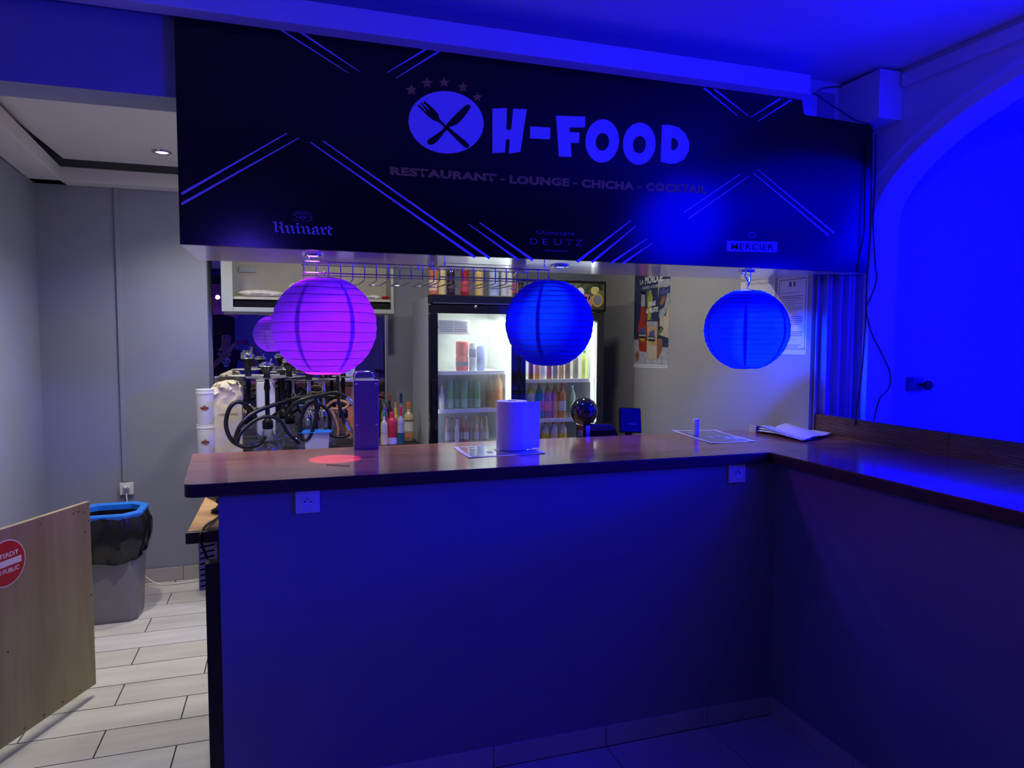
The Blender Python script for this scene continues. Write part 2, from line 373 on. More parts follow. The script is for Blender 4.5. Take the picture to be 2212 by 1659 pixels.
def slab(name, outline, z1, t, top, edge, label, round_first=False):
    o = thing(name, label, 'worktop', (outline[0][0], outline[0][1], z1-t))
    mb = MB(); mb.prism([(x-o.location.x, y-o.location.y, 0.0) for x, y in outline], (0, 0, t-0.002)); mb.build('slab_core', edge, o, bevel=0.004)
    mb = MB(); mb.prism([(x-o.location.x, y-o.location.y, t-0.002) for x, y in outline], (0, 0, 0.002)); mb.build('laminate_top', top, o)
    return o
cx, cy, rr = -0.33+0.035, 2.41+0.035, 0.035
cor = [(cx-rr*math.sin(a), cy-rr*math.cos(a)) for a in [R(90-15*i) for i in range(7)]]
slab('countertop', cor+[(1.92, 2.41), (2.572, 2.41), (2.572, 2.8735), (2.518, 2.8735), (2.518, 3.055), (-0.378, 3.055)], ZC, 0.045, M['counter'], M['counter_edge'],
     'long red-brown wooden bar top with a rounded left corner, running under the lanterns')
slab('countertop', [(1.92, 2.407), (1.92, 0.0), (2.572, 0.0), (2.572, 2.407)], ZC, 0.045, M['counter'], M['counter_edge'],
     'right-hand wooden bar top running towards the viewer beside the ribbed upstand')
# ribbed upstand
us = thing('ribbed_upstand', 'dark brown ribbed decking boards standing upright along the back of the right-hand bar top', 'upstand', (2.555, 1.4, ZC))
for (a, b) in ((2.872, 2.108), (2.105, 0.0)):
    mb = MB()
    n = 11; h = 0.098
    prof = []
    for i in range(n):
        z0 = i*h/n; prof += [(-0.012, z0), (-0.012, z0+h/n*0.5), (-0.005, z0+h/n*0.58), (-0.005, z0+h/n*0.97)]
    prof += [(-0.012, h), (0.012, h), (0.012, 0)]
    mb.prism([(x, a-1.4, z) for x, z in prof], (0, b-a, 0)); mb.build('decking_board', M['decking'], us)
# end panel and work counter behind the bar wall
wk = thing('work_counter', 'low dark work cabinet with an oiled wood top behind the left end of the bar', 'cabinet', (0.8, 2.9, 0))
loc(MB().box(-0.285, 2.3, 2.545, 2.60, 0, 0.855), wk).build('end_panel', M['dark_panel'], wk, bevel=0.003)
loc(MB().box(-0.24, 2.3, 2.60, 3.35, 0.0, 0.855), wk).build('carcass', M['dark_panel'], wk)
loc(MB().box(-0.375, 2.3, 2.83, 3.45, 0.86, 0.90), wk).build('worktop', M['butcher'], wk, bevel=0.003)
loc(MB().box(-0.378, -0.02, 2.80, 2.828, 0.858, 0.902), wk).build('worktop_edge', M['counter_edge'], wk, bevel=0.003)
pb = loc(MB().box(-0.362, -0.29, 3.02, 3.34, 0.60, 0.855), wk).build('metal_housing', M['fridge_side'], wk, bevel=0.003)
for i in range(10):
    for j in (0, 1):
        z = 0.615+i*0.023
        mb = MB(); mb.prism([(-0.3635, 3.05+j*0.15, z), (-0.3635, 3.15+j*0.15, z+0.01), (-0.3635, 3.15+j*0.15, z+0.018), (-0.3635, 3.05+j*0.15, z+0.008)], (0.002,0,0))
        loc(mb, wk).build('vent_slot', M['black'], pb)
    z = 0.615+i*0.023
    mb = MB(); mb.prism([(-0.356, 3.0185, z), (-0.300, 3.0185, z+0.010), (-0.300, 3.0185, z+0.017), (-0.356, 3.0185, z+0.007)], (0, 0.001, 0)); loc(mb, wk).build('vent_slot', M['black'], pb)

# arch wall on the right
XA, TA = 2.80, 0.17
yc, az, bz, zs = 1.39, 1.40, 0.56, 2.20
arc = [(yc+az*math.cos(PI*i/40), zs+bz*math.sin(PI*i/40)) for i in range(41)]   # from far jamb to near jamb
mb = MB()
vs = []; fs = []
outer = [(2.95, 0)] + [(2.95, zs)] + [(yc+(2.95-yc)*math.cos(PI*i/40) if i not in (0, 40) else (2.95 if i == 0 else -0.17), CEIL) for i in range(41)] + [(-0.17, zs), (-0.17, 0)]
inner = [(arc[0][0], 0)] + [(arc[0][0], zs)] + arc + [(arc[-1][0], zs), (arc[-1][0], 0)]
n = len(inner)
for x in (XA, XA+TA):
    for q in (outer, inner):
        vs += [(x, a, b) for a, b in q]
for i in range(n-1):
    fs += [(i, i+1, n+i+1, n+i), (2*n+i, 3*n+i, 3*n+i+1, 2*n+i+1), (n+i, n+i+1, 3*n+i+1, 3*n+i), (i, 2*n+i, 2*n+i+1, i+1)]
mb.add(vs, fs); mb.box(XA, XA+TA, -4.6, -0.17, 0, CEIL)
struct(mb.build('wall_arch', M['blue_white']))
# raised band around the arch and cornice
mb = MB(); prof = []
pts_o = [(yc+(az+0.11)*math.cos(PI*i/40), zs+(bz+0.065)*math.sin(PI*i/40)) for i in range(41)]
pts_i = [(yc+(az+0.085)*math.cos(PI*i/40), zs+(bz+0.045)*math.sin(PI*i/40)) for i in range(41)]
vs = []; fs = []
for i in range(41):
    o_, i_ = pts_o[i], pts_i[i]
    vs += [(XA, *o_), (XA-0.018, *o_), (XA-0.018, *i_), (XA, *i_)]
for i in range(40):
    for k in range(4): fs.append((4*i+k, 4*i+(k+1) % 4, 4*i+4+(k+1) % 4, 4*i+4+k))
mb.add(vs, fs); struct(mb.build('trim_5', M['blue_white']))
struct(MB().box(XA-0.03, XA, -4.6, 2.62, 2.825, 2.885).build('trim_6', M['blue_white'], bevel=0.004))
# boxed pipe in the corner over the sign
struct(MB().box(2.655, 2.80, 2.63, 2.88, 2.675, 2.90).build('trim_7', M['blue_white'], bevel=0.004))
# room beyond the arch
wall('wall_beyond', 2.97, 6.2, 3.10, 3.2, 0, CEIL, M['blue_white'])
wall('wall_beyond_right', 6.1, 6.2, -4.6, 3.1, 0, CEIL, M['blue_white'])
struct(MB().box(3.10, 3.135, 3.06, 3.10, 0, 2.45).build('trim_8', M['black']))  # black strip stands in for the shaded gap beside the arch jamb
# front room behind the viewer
wall('wall_front', -2.9, 6.2, -4.6, -4.5, 0, CEIL, M['blue_white'])
wall('wall_front_left', -2.9, -2.8, -4.5, 2.72, 0, CEIL, M['blue_white'])
wall('wall_nib', -2.8, -1.31, 2.60, 2.72, 0, CEIL, M['grey_paint'])

# ---------------------------------------------------------------- sign box
sg = thing('bar_sign', 'long black glossy sign box hung over the bar with printed restaurant name and crossed stripes', 'sign', (1.1, YS, ZS))
def sgl(mb): return loc(mb, sg)
x0, x1, x2 = -0.356, 2.285, 2.69
mb = MB(); mb.prism([(x0,YS,ZS),(x2,YS,ZS),(x2,YS,2.662),(x1+0.008,YS,2.672),(x1,YS,2.68),(x1-0.01,YS,2.737),(x0,YS,2.737)], (0, 0.022, 0)); sgl(mb).build('front_panel', M['sign_black'], sg)
sgl(MB().box(x0, 2.512, YS+0.0225, 3.22, ZS, ZS+0.015)).build('underside_panel', M['soffit'], sg)
sgl(MB().box(2.5125, 2.69, YS+0.0225, 2.835, ZS, ZS+0.015)).build('underside_panel', M['soffit'], sg)
sgl(MB().box(x0, x0+0.015, YS+0.0225, 3.22, ZS+0.0155, 2.465)).build('end_panel', M['soffit'], sg)
sgl(MB().box(x0+0.016, 2.512, 3.205, 3.22, ZS+0.0155, 2.465)).build('rear_panel', M['soffit'], sg)
def sp(px, py, d=0.0012): p = at(px, py, 1, YS); return Vector((p.x, YS-d, p.z))
def flat(name, polys, mt, d=0.0012, parent=sg):
    mb = MB()
    for poly in polys: mb.prism([sp(x, y, d) for x, y in poly], (0, d*0.9, 0))
    return sgl(mb).build(name, mt, parent)
def stroke(pts, w, w2=None):
    """polygon around a polyline in pixels"""
    w2 = w if w2 is None else w2; L = []; Rr = []
    for i, p in enumerate(pts):
        a = pts[max(i-1, 0)]; b = pts[min(i+1, len(pts)-1)]; dx, dy = b[0]-a[0], b[1]-a[1]; l = math.hypot(dx, dy)
        ww = (w+(w2-w)*i/(len(pts)-1))/2
        L.append((p[0]-dy/l*ww, p[1]+dx/l*ww)); Rr.append((p[0]+dy/l*ww, p[1]-dx/l*ww))
    return L+Rr[::-1]
lines = [((603,62),(753,158),3.6,1.0),((645,67),(777,155),4.4,1.2),((921,106),(836,157),4.6,1.2),((951,109),(855,169),4.6,1.2),
 ((392,419),(620,288),5.8,2.0),((392,441),(646,298),5.8,1.6),((670,307),(1026,556),2.2,5.6),((697,304),(1058,558),2.2,5.6),
 ((1012,484),(1119,561),1.4,5),((1036,481),(1151,562),1.8,6),((1246,566),(1363,476),6,1.6),((1278,567),(1374,488),5.6,1.4),((1320,568),(1397,516),5,1.4),((1345,569),(1408,526),5,1.4),
 ((1520,190),(1593,250),4,1.2),((1543,193),(1617,251),4,1.2),((1686,213),(1621,254),4,1.2),((1709,216),(1637,262),4,1.2),
 ((1599,376),(1477,459),1.4,3.2),((1618,380),(1486,473),1.2,3.2),((1626,373),(1790,509),1.2,4),((1637,367),(1801,503),1.2,4)]
for a, b, wa, wb in lines:
    k = 6; pts = [(a[0]+(b[0]-a[0])*i/k, a[1]+(b[1]-a[1])*i/k) for i in range(k+1)]
    flat('stripe', [stroke(pts, wa, wb)], M['print_white'])
Z4 = lambda x, y: (820+x/2.989, 160+y/2.989)
def zp(pts): return [Z4(*p) for p in pts]
def ell(c, a, b, n=40): return [(c[0]+a[0]*math.cos(2*PI*i/n)+b[0]*math.sin(2*PI*i/n), c[1]+a[1]*math.cos(2*PI*i/n)+b[1]*math.sin(2*PI*i/n)) for i in range(n)]
flat('plate_emblem', [zp(ell((429,312),(241,33),(-28,199)))], M['print_white'])
fork = [(245,203),(254,197),(296,242),(302,238),(264,190),(272,186),(316,234),(322,230),(281,184),(290,175),(345,222),(378,258),(388,295),(432,335),(500,388),(560,438),(578,458),(576,474),(558,478),(535,462),(480,408),(422,348),(384,312),(345,298),(312,272),(276,236)]
knife = [(587,204),(584,222),(540,285),(500,325),(452,343),(418,378),(375,432),(345,456),(318,457),(306,442),(312,425),(350,400),(400,366),(430,330),(452,302),(500,252),(548,208),(570,197)]
flat('fork_emblem', [zp(fork)], M['sign_black'], 0.002)
flat('knife_emblem', [zp(knife)], M['sign_black'], 0.002)
def star(cx_, cy_, r_):
    return [(cx_+(r_ if i % 2 == 0 else r_*0.45)*math.sin(PI*i/5), cy_-(r_ if i % 2 == 0 else r_*0.45)*math.cos(PI*i/5)) for i in range(10)]
for q in ((205,103,40),(306,58,38),(417,55,37),(538,85,36),(630,150,34)):
    flat('star', [zp(star(*q))], M['print_gold'])
flat('letter', [zp([(728,223),(822,220),(818,362),(849,360),(862,224),(950,227),(908,503),(835,514),(840,420),(815,424),(809,506),(728,512)])], M['print_white'])
flat('hyphen', [zp([(972,338),(1102,346),(1100,422),(970,416)])], M['print_white'])
flat('letter', [zp([(1139,269),(1327,275),(1325,345),(1225,345),(1227,375),(1290,378),(1288,444),(1234,445),(1239,536),(1157,533)])], M['print_white'])
def ring(o_, i_):
    n_ = len(o_); return [[o_[k], o_[(k+1) % n_], i_[(k+1) % n_], i_[k]] for k in range(n_)]
flat('letter', ring(zp(ell((1437,432),(108,6),(-8,140))), zp(ell((1438,438),(43,2),(-4,57)))), M['print_white'])
flat('letter', ring(zp(ell((1676,450),(105,6),(-8,136))), zp(ell((1677,457),(42,2),(-4,56)))), M['print_white'])
do = [(1822,330),(1870,328),(1930,345),(1975,385),(1999,440),(1995,500),(1965,550),(1920,575),(1875,580),(1814,568)]
di = [(1884,413),(1895,413),(1910,420),(1922,432),(1928,450),(1924,468),(1917,480),(1908,488),(1896,492),(1882,491)]
flat('letter', ring(zp(do), zp(di)), M['print_white'])
def sign_text(name, body, p0, p1, hpx, mt, off, spacing=1.0):
    """lettering between two baseline pixels on the sign face"""
    a = sp(*p0); b = sp(*p1); h = (sp(p0[0], p0[1]-hpx)-a).z
    ux = (b-a).normalized()
    o = text_mesh(name, body, mt, sg, a-sg.location, ux, (0,0,1), (b-a).length, h, off, spacing=spacing); return o
for wd, xa, ya, xb, yb in (('RESTAURANT',68,652,755,698),('-',780,680,810,682),('LOUNGE',838,708,1224,727),('-',1248,706,1275,708),('CHICHA',1302,733,1642,751),('-',1666,730,1690,731),('COCKTAIL',1718,756,2110,772)):
    if wd == '-': flat('hyphen', [zp([(xa,ya-6),(xb,yb-6),(xb,yb+4),(xa,ya+4)])], M['print_gold'])
    else: sign_text('word', wd, Z4(xa,ya), Z4(xb,yb), 18.5, M['print_gold'], 0.055, 1.08)
for ch_, xa_, xb_ in (('D',1145,1161),('E',1172,1185),('U',1197,1213),('T',1223,1236),('Z',1244,1257)): sign_text('letter', ch_, (xa_,527.5+(xa_-1145)*.032), (xb_,527.5+(xb_-1145)*.032), 12.5, M['print_dim'], -0.01)
sign_text('wine_lettering', 'Champagne', (1158,508), (1240,511), 11, M['print_dim'], -0.004, 1.2)
sign_text('small_lettering', 'DE FRANCE', (1177,543), (1224,545), 4, M['print_dim'], 0.0, 1.2)
flat('name_plate', [[(1570,520),(1679,522.5),(1679,545),(1569.5,543)]], M['print_blue'])
o = sign_text('wine_lettering', 'MERCIER', (1579,539), (1670,541), 13.5, M['sign_black'], 0.006, 1.1); o.location.y -= 0.0022
Z5 = lambda x, y: (560+x/11.06, 430+y/11.06)
ruin = [[(335,562),(378,548),(392,570),(398,760),(420,785),(458,775)],[(480,572),(520,556),(545,585),(540,628),(480,668)],[(480,668),(535,690),(548,770),(570,795),(606,783)],
 [(618,652),(650,645),(675,668),(680,780),(700,802),(738,796)],[(740,655),(772,648),(797,672),(803,788),(822,808),(856,800)],[(870,665),(902,655),(925,678),(930,795),(950,815),(986,803)],[(890,597),(940,597)],
 [(998,668),(1030,662),(1052,684),(1060,800),(1078,820),(1110,812)],[(1110,668),(1145,664),(1173,690),(1180,806),(1200,826),(1238,818)],[(1255,712),(1308,712)],
 [(1310,678),(1350,674),(1385,700),(1392,815),(1412,838),(1448,828)],[(1325,765),(1270,795),(1295,835),(1338,832)],[(1452,692),(1485,684),(1510,706),(1516,815),(1538,842),(1570,832)],[(1550,697),(1612,697)],
 [(1672,645),(1658,690),(1660,815),(1690,850),(1732,833)],[(1640,708),(1738,700)]]
for grp in ((0,1,2),(3,4),(5,6),(7,8),(9,10,11),(12,13),(14,15)):
    polys = []
    for k_ in grp:
        st = [Z5(*p) for p in ruin[k_]]
        for i in range(len(st)-1): polys.append(stroke([st[i], st[i+1]], 3.9 if i not in (0, len(st)-2) or len(st) == 2 else 3.2, 3.9 if i != len(st)-2 or len(st) == 2 else 2.2))
    flat('letter', polys, M['print_white'])
cr_ = []
for a in ell((1035,410), (95,5), (0,85), 14)[:]: pass
crest = [[(960,335),(958,450),(1035,500),(1110,455),(1112,340),(960,335)],[(965,440),(1035,385),(1108,440)],[(975,465),(1035,425),(1100,462)],[(800,400),(830,330),(900,310),(930,350),(860,375),(880,410),(940,450)],[(820,500),(870,495),(920,510)],[(815,440),(820,500)],
 [(1140,350),(1180,330),(1250,370),(1265,420),(1200,430),(1150,380)],[(1240,440),(1260,520),(1200,515),(1150,520)],[(925,275),(955,325)],[(1130,290),(1105,330)],[(985,285),(990,305)],[(1030,280),(1030,300)],[(1075,285),(1070,305)]]
polys = []
for st in crest:
    st = [Z5(*p) for p in st]
    for i in range(len(st)-1): polys.append(stroke([st[i], st[i+1]], 1.1))
flat('crest', polys, M['print_dim'])
sign_text('wine_lettering', '1729', Z5(945,556), Z5(1128,560), 2.9, M['print_dim'], 0.0, 1.3)
flat('roundel', [ell((1624,508),(8,0),(0,6),20)], M['print_blue'], 0.0008); flat('roundel_centre', [ell((1624,508),(6.6,0),(0,4.8),20)], M['sign_black'], 0.0014)
flat('bolt_hole', [ell((1674.5,565),(2.2,0),(0,2.2),10)], M['black'])

# ---------------------------------------------------------------- recessed spots
def spot_fixture(name, label, x, y, z, r, lens, grp=None):
    t = thing(name, label, 'spotlight', (x, y, z-0.006), 0, grp)
    mb = MB(); mb.lathe([(r*0.62, 0.0), (r*0.66, -0.004), (r*0.95, -0.002), (r, 0.004), (r*0.98, 0.006), (r*0.62, 0.006), (r*0.62, 0.0)], 28, cap=False); mb.build('trim_ring', M['chrome'], t, smooth=True)
    MB().lathe([(0.0001, 0.001), (r*0.6, 0.001), (r*0.6, 0.004), (0.0001, 0.004)], 24, cap=False).build('lens', lens, t)
    return t
spot_fixture('recessed_spotlight', 'small violet spotlight set in the sign underside above the violet-lit lantern', 0.097, 2.842, ZS, 0.042, M['lamp_violet'])
spot_fixture('recessed_spotlight', 'small blue spotlight in the sign underside above the middle lantern', 1.16, 2.90, ZS, 0.042, M['lamp_blue'])
spot_fixture('recessed_spotlight', 'small blue spotlight in the sign underside above the rightmost lantern', 2.095, 2.84, ZS, 0.042, M['lamp_blue'])
spot_fixture('recessed_spotlight', 'small bright white spotlight in the dropped ceiling at the far left', at(350,327,2,2.70).x, at(350,327,2,2.70).y, 2.70, 0.055, M['lamp_white'])
spot_fixture('recessed_spotlight', 'dim warm spotlight in the front room ceiling, seen only mirrored in the black sign', 0.51, 0.84, CEIL, 0.05, M['lamp_dim'])
light('violet_spot', 'SPOT', (0.097, 2.842, ZS-0.012), (0.47, 0.02, 1.0), 32, (0.135, 2.80, 1.5), 0.045, cone=150, blend=0.4)
light('red_spot', 'SPOT', (0.097, 2.842, ZS-0.012), (1.0, 0.05, 0.30), 60, (0.130, 2.79, 1.49), 0.006, cone=19, blend=0.3)
light('blue_spot', 'SPOT', (1.16, 2.90, ZS-0.012), (0.0, 0.03, 1.0), 85, (1.08, 2.80, 1.5), 0.045, cone=104, blend=0.5)
light('blue_spot', 'SPOT', (2.095, 2.84, ZS-0.012), (0.0, 0.03, 1.0), 85, (2.08, 2.80, 1.5), 0.02, cone=150, blend=0.4)

light('cyan_hot_spot', 'SPOT', (1.16, 2.88, ZS-0.012), (0.05, 0.6, 1.0), 16, (1.125, 2.79, 1.87), 0.02, cone=60, blend=0.5)  # added narrow spot, makes the cyan hot spot on the middle lantern's top
light('cyan_hot_spot', 'SPOT', (2.095, 2.83, ZS-0.012), (0.05, 0.6, 1.0), 16, (2.085, 2.75, 1.855), 0.02, cone=60, blend=0.5)  # likewise added, for the hot spot on the rightmost lantern

# ---------------------------------------------------------------- lanterns
def lantern(label, x, y, z, r, squash, ribs, seed):
    shade, tape = (M['lantern_violet_lit'], M['tape']) if seed == 1 else (M['lantern_blue_lit'], M['tape_blue_lit'])
    t = thing('paper_lantern', label, 'lantern', (x, y, z), 0, 'round paper lanterns under the sign')
    rnd = random.Random(seed); n = 64; k = ribs*4; prof = []; h = r*squash; th0 = math.acos(0.982)
    vs = []; fs = []
    th1 = R(20)
    for i in range(k+1):
        th = th1+(PI-th1-R(17))*i/k
        bul = 1-0.010*(0.5+0.5*math.cos(2*PI*i/4))
        for j in range(n):
            a = 2*PI*j/n; wob = 1+0.004*math.sin(5*a+i*0.7)+rnd.uniform(-0.0015, 0.0015)
            vs.append((r*math.sin(th)*bul*wob*math.cos(a), r*math.sin(th)*bul*wob*math.sin(a), h*math.cos(th)*bul))
    for i in range(k):
        for j in range(n): fs.append((i*n+j, (i+1)*n+j, (i+1)*n+(j+1) % n, i*n+(j+1) % n))
    MB().add(vs, fs).build('paper_shade', shade, t, smooth=True)
    for i in range(0, ribs+1):
        th = th1+(PI-th1-R(17))*i/ribs; rr_ = r*math.sin(th)*0.992+0.0006; zz = h*math.cos(th)*0.99
        MB().tube([(rr_*math.cos(2*PI*j/48), rr_*math.sin(2*PI*j/48), zz+0.0012*math.sin(3*2*PI*j/48+i)) for j in range(48)], 0.0011, 5, closed=True).build('wire_hoop', M['rib'], t)
    for q in range(6):      # overlapped paper seams
        a0 = 2*PI*q/6+seed; vs = []; fs = []
        for i in range(25):
            th = R(30)+(PI-R(60))*i/24
            for s_ in (-1, 1):
                a = a0+s_*0.045; vs.append((r*0.990*math.sin(th)*math.cos(a), r*0.990*math.sin(th)*math.sin(a), h*0.990*math.cos(th)))
        for i in range(24): fs.append((2*i, 2*i+1, 2*i+3, 2*i+2))
        MB().add(vs, fs).build('paper_seam', tape, t)
    mb = MB(); top = h*math.cos(th1)
    mb.tube([(r*math.sin(th1)*0.98, 0, top), (0, 0, top+0.012), (-r*math.sin(th1)*0.98, 0, top)], 0.0012, 6)
    mb.tube([(0, 0, top+0.012), (0.004, 0, top+0.02), (0, 0, top+0.03), (-0.004, 0, top+0.02), (0, 0, top+0.012)], 0.001, 6)
    mb.tube([(0, 0, top+0.03), (0, 0, ZS-z-0.002 if ZS-z-top < 0.12 else top+0.05)], 0.0007, 6)
    mb.build('hanger', M['wire'], t)
    return t
lantern('round paper lantern glowing violet and pink, hanging at the left under the sign', 0.138, 2.80, 1.678, 0.199, 0.985, 13, 1)
lantern('round blue-lit paper lantern hanging in front of the drinks coolers', 1.073, 2.80, 1.700, 0.190, 1.0, 17, 2)
lantern('slightly flattened blue-lit paper lantern hanging in front of the framed notices on the right', 2.078, 2.80, 1.680, 0.197, 0.985, 19, 3)
mb = MB(); mb.tube(spline([(2.07,2.80,1.958),(2.062,2.80,1.935),(2.075,2.80,1.915),(2.085,2.80,1.90),(2.08,2.80,1.885)],5), 0.0035, 8)
mb.tube(spline([(2.10,2.81,1.958),(2.098,2.81,1.93),(2.09,2.80,1.91),(2.08,2.80,1.90)],5), 0.0035, 8)
tag(mb.build('twisted_hook', M['chrome'], None, smooth=True), 'twisted bright wire hook holding up the rightmost lantern', 'hook')

# ---------------------------------------------------------------- glass racks
def rack(label, x0, n, dx):
    t = thing('glass_rack', label, 'rack', (x0, 2.855, ZS), 0, 'wire stemware racks under the sign')
    L = dx*(n-1)
    for z in (-0.027, -0.071):
        MB().tube([(-0.004, 0, z), (L+0.004, 0, z)], 0.0028, 8).build('rail', M['wire'], t, smooth=True)
        MB().tube([(-0.004, 0.26, z+0.012), (L+0.004, 0.26, z+0.012)], 0.0024, 8).build('rail', M['wire'], t, smooth=True)
    for i in range(0, n, 2):
        a = i*dx; b = min(i+1, n-1)*dx
        pts = [(a, 0.004, -0.027), (a, 0.004, -0.084), (a-0.0, 0.014, -0.093), (a, 0.27, -0.093)]
        if b > a:
            pts += [(a+0.006, 0.281, -0.093), ((a+b)/2, 0.286, -0.093), (b-0.006, 0.281, -0.093), (b, 0.27, -0.093), (b, 0.014, -0.093), (b, 0.004, -0.084), (b, 0.004, -0.027)]
        MB().tube(pts, 0.0026, 8).build('prong', M['wire'], t, smooth=True)
    for a in (0.02, L-0.02):
        MB().tube([(a, 0.0, -0.002), (a, 0.0, -0.027)], 0.003, 8).build('bracket', M['wire'], t)
        MB().tube([(a, 0.26, -0.002), (a, 0.26, -0.020)], 0.003, 8).build('bracket', M['wire'], t)
    return t
rack('chrome wire stemware rack under the sign, its left end above the violet-lit lantern', 0.063, 12, 0.0471)
rack('chrome wire stemware rack under the sign, its right end above the middle blue-lit lantern', 0.606, 11, 0.0484)

# ---------------------------------------------------------------- rear counter, mirror and wall cabinet
rc = thing('rear_counter', 'dark rear counter under the mirror, carrying the hookahs and bottles', 'counter', (0.2, 4.9, 0))
loc(MB().box(-0.46, 0.86, 4.47, 5.33, 0.0, 0.86), rc).build('carcass', M['dark_panel'], rc)
loc(MB().box(-0.48, 0.87, 4.44, 5.33, 0.86, 0.90), rc).build('countertop', M['dark_panel'], rc, bevel=0.003)
ZR = 0.90
MN = Vector((-0.058, 0.9983, 0)); MP = Vector((0.1, 5.38, 0))
def mir(v): v = Vector(v); return v-MN*(2*(v-MP).dot(MN))
def my(x, off=0.0): return 5.38+0.0581*(x-0.1)+off
mr = thing('wall_mirror', 'large frameless mirror on the rear wall behind the hookahs', 'mirror', (0.1, 5.38, 1.0))
mb = MB(); mb.prism([(-0.505, my(-0.505), 0.905), (0.725, my(0.725), 0.905), (0.725, my(0.725), 2.6), (-0.505, my(-0.505), 2.6)], (0, 0.006, 0)); loc(mb, mr).build('mirror_glass', M['mirror'], mr)
mb = MB(); mb.prism([(0.726, my(0.725)-0.004, 0.905), (0.738, my(0.725)-0.004, 0.905), (0.738, my(0.725)-0.004, 2.6), (0.726, my(0.725)-0.004, 2.6)], (0, 0.02, 0)); loc(mb, mr).build('edge_strip', M['steel'], mr)
cb = thing('wall_cabinet', 'pale open-fronted wall cabinet fixed over the mirror, half hidden by the violet-lit lantern', 'cabinet', (0.15, 5.2, 1.8))
c0x, c1x, cz0, cz1 = -0.422, 0.735, 1.812, 2.50
def cbx(name, a, b, c, d, e, f, mt): return loc(MB().box(a, b, c, d, e, f), cb).build(name, mt, cb, bevel=0.002)
cbx('side_panel', c0x, c0x+0.02, 5.07, 5.33, cz0, cz1, M['cab']); cbx('side_panel', c1x-0.02, c1x, 5.07, 5.33, cz0, cz1, M['cab'])
cbx('bottom_panel', c0x+0.02, c1x-0.02, 5.07, 5.33, cz0, cz0+0.018, M['cab']); cbx('back_panel', c0x+0.02, c1x-0.02, 5.31, 5.33, cz0+0.018, cz1, M['cab_in'])
cbx('stile', c0x, c0x+0.072, 5.05, 5.07, cz0, cz1, M['cab']); cbx('bottom_rail', c0x+0.073, c1x, 5.05, 5.07, cz0, cz0+0.03, M['cab'])
cbx('shelf', c0x+0.021, c1x-0.021, 5.08, 5.305, 1.897, 1.915, M['cab_in'])
cbx('label_plate', -0.325, -0.21, 5.298, 5.309, 2.10, 2.14, M['cab'])
def package(label, x0, x1, y, z, h, mt, name='wrapped_package', cat='package', seed=1, d=0.12):
    rnd = random.Random(seed); n = 16; k = 6; vs = []; fs = []
    for i in range(n+1):
        t = i/n; e = math.sin(PI*min(1, max(0, t)))**0.35 if 0 < t < 1 else 0.15
        for j in range(10):
            a = 2*PI*j/10; rr_ = 1+rnd.uniform(-0.12, 0.12)
            vs.append((x0+(x1-x0)*t, y+d/2*math.cos(a)*e*rr_, z+h/2+h/2*math.sin(a)*e*min(rr_, 1.0)))
    for i in range(n):
        for j in range(10): fs.append((i*10+j, i*10+(j+1) % 10, (i+1)*10+(j+1) % 10, (i+1)*10+j))
    fs.append(tuple(range(9, -1, -1))); fs.append(tuple(n*10+j for j in range(10)))
    return tag(MB().add(vs, fs).build(name, mt, None, smooth=True), label, cat)
M['film'] = mat('cloudy_plastic_film', (0.72, 0.70, 0.62), 0.18, var=0.15, scale=30, bump=0.6, bscale=40)
package('long cloudy plastic-wrapped package lying on the upper shelf of the wall cabinet, left side', -0.33, -0.02, 5.18, 1.916, 0.055, M['film'])
package('crumpled clear plastic bag on the wall cabinet shelf just left of the violet-lit lantern', 0.0, 0.09, 5.16, 1.916, 0.11, M['film'], 'plastic_bag', 'bag', 5, 0.1)
package('small red packet on the right end of the wall cabinet shelf', 0.655, 0.71, 5.14, 1.916, 0.03, M['red'], 'packet', 'packet', 8, 0.08)
package('pale flat packet on the wall cabinet shelf beside the red packet', 0.54, 0.65, 5.17, 1.916, 0.035, M['paper'], 'packet', 'packet', 9, 0.1)
for lb, a, b in (('black serving tray in the lower slot of the wall cabinet, left of the lantern', -0.345, 0.10), ('black serving tray in the lower slot of the wall cabinet, right of the lantern', 0.42, 0.705)):
    mb = MB(); mb.prism([(a,5.09,1.832),(b,5.09,1.832),(b,5.29,1.832),(a,5.29,1.832)], (0,0,0.012)); mb.box(a, b, 5.09, 5.094, 1.844, 1.885); mb.box(a, b, 5.286, 5.29, 1.844, 1.885); mb.box(a, a+0.004, 5.094, 5.286, 1.844, 1.885); mb.box(b-0.004, b, 5.094, 5.286, 1.844, 1.885)
    tag(mb.build('serving_tray', M['black'], None), lb, 'tray')

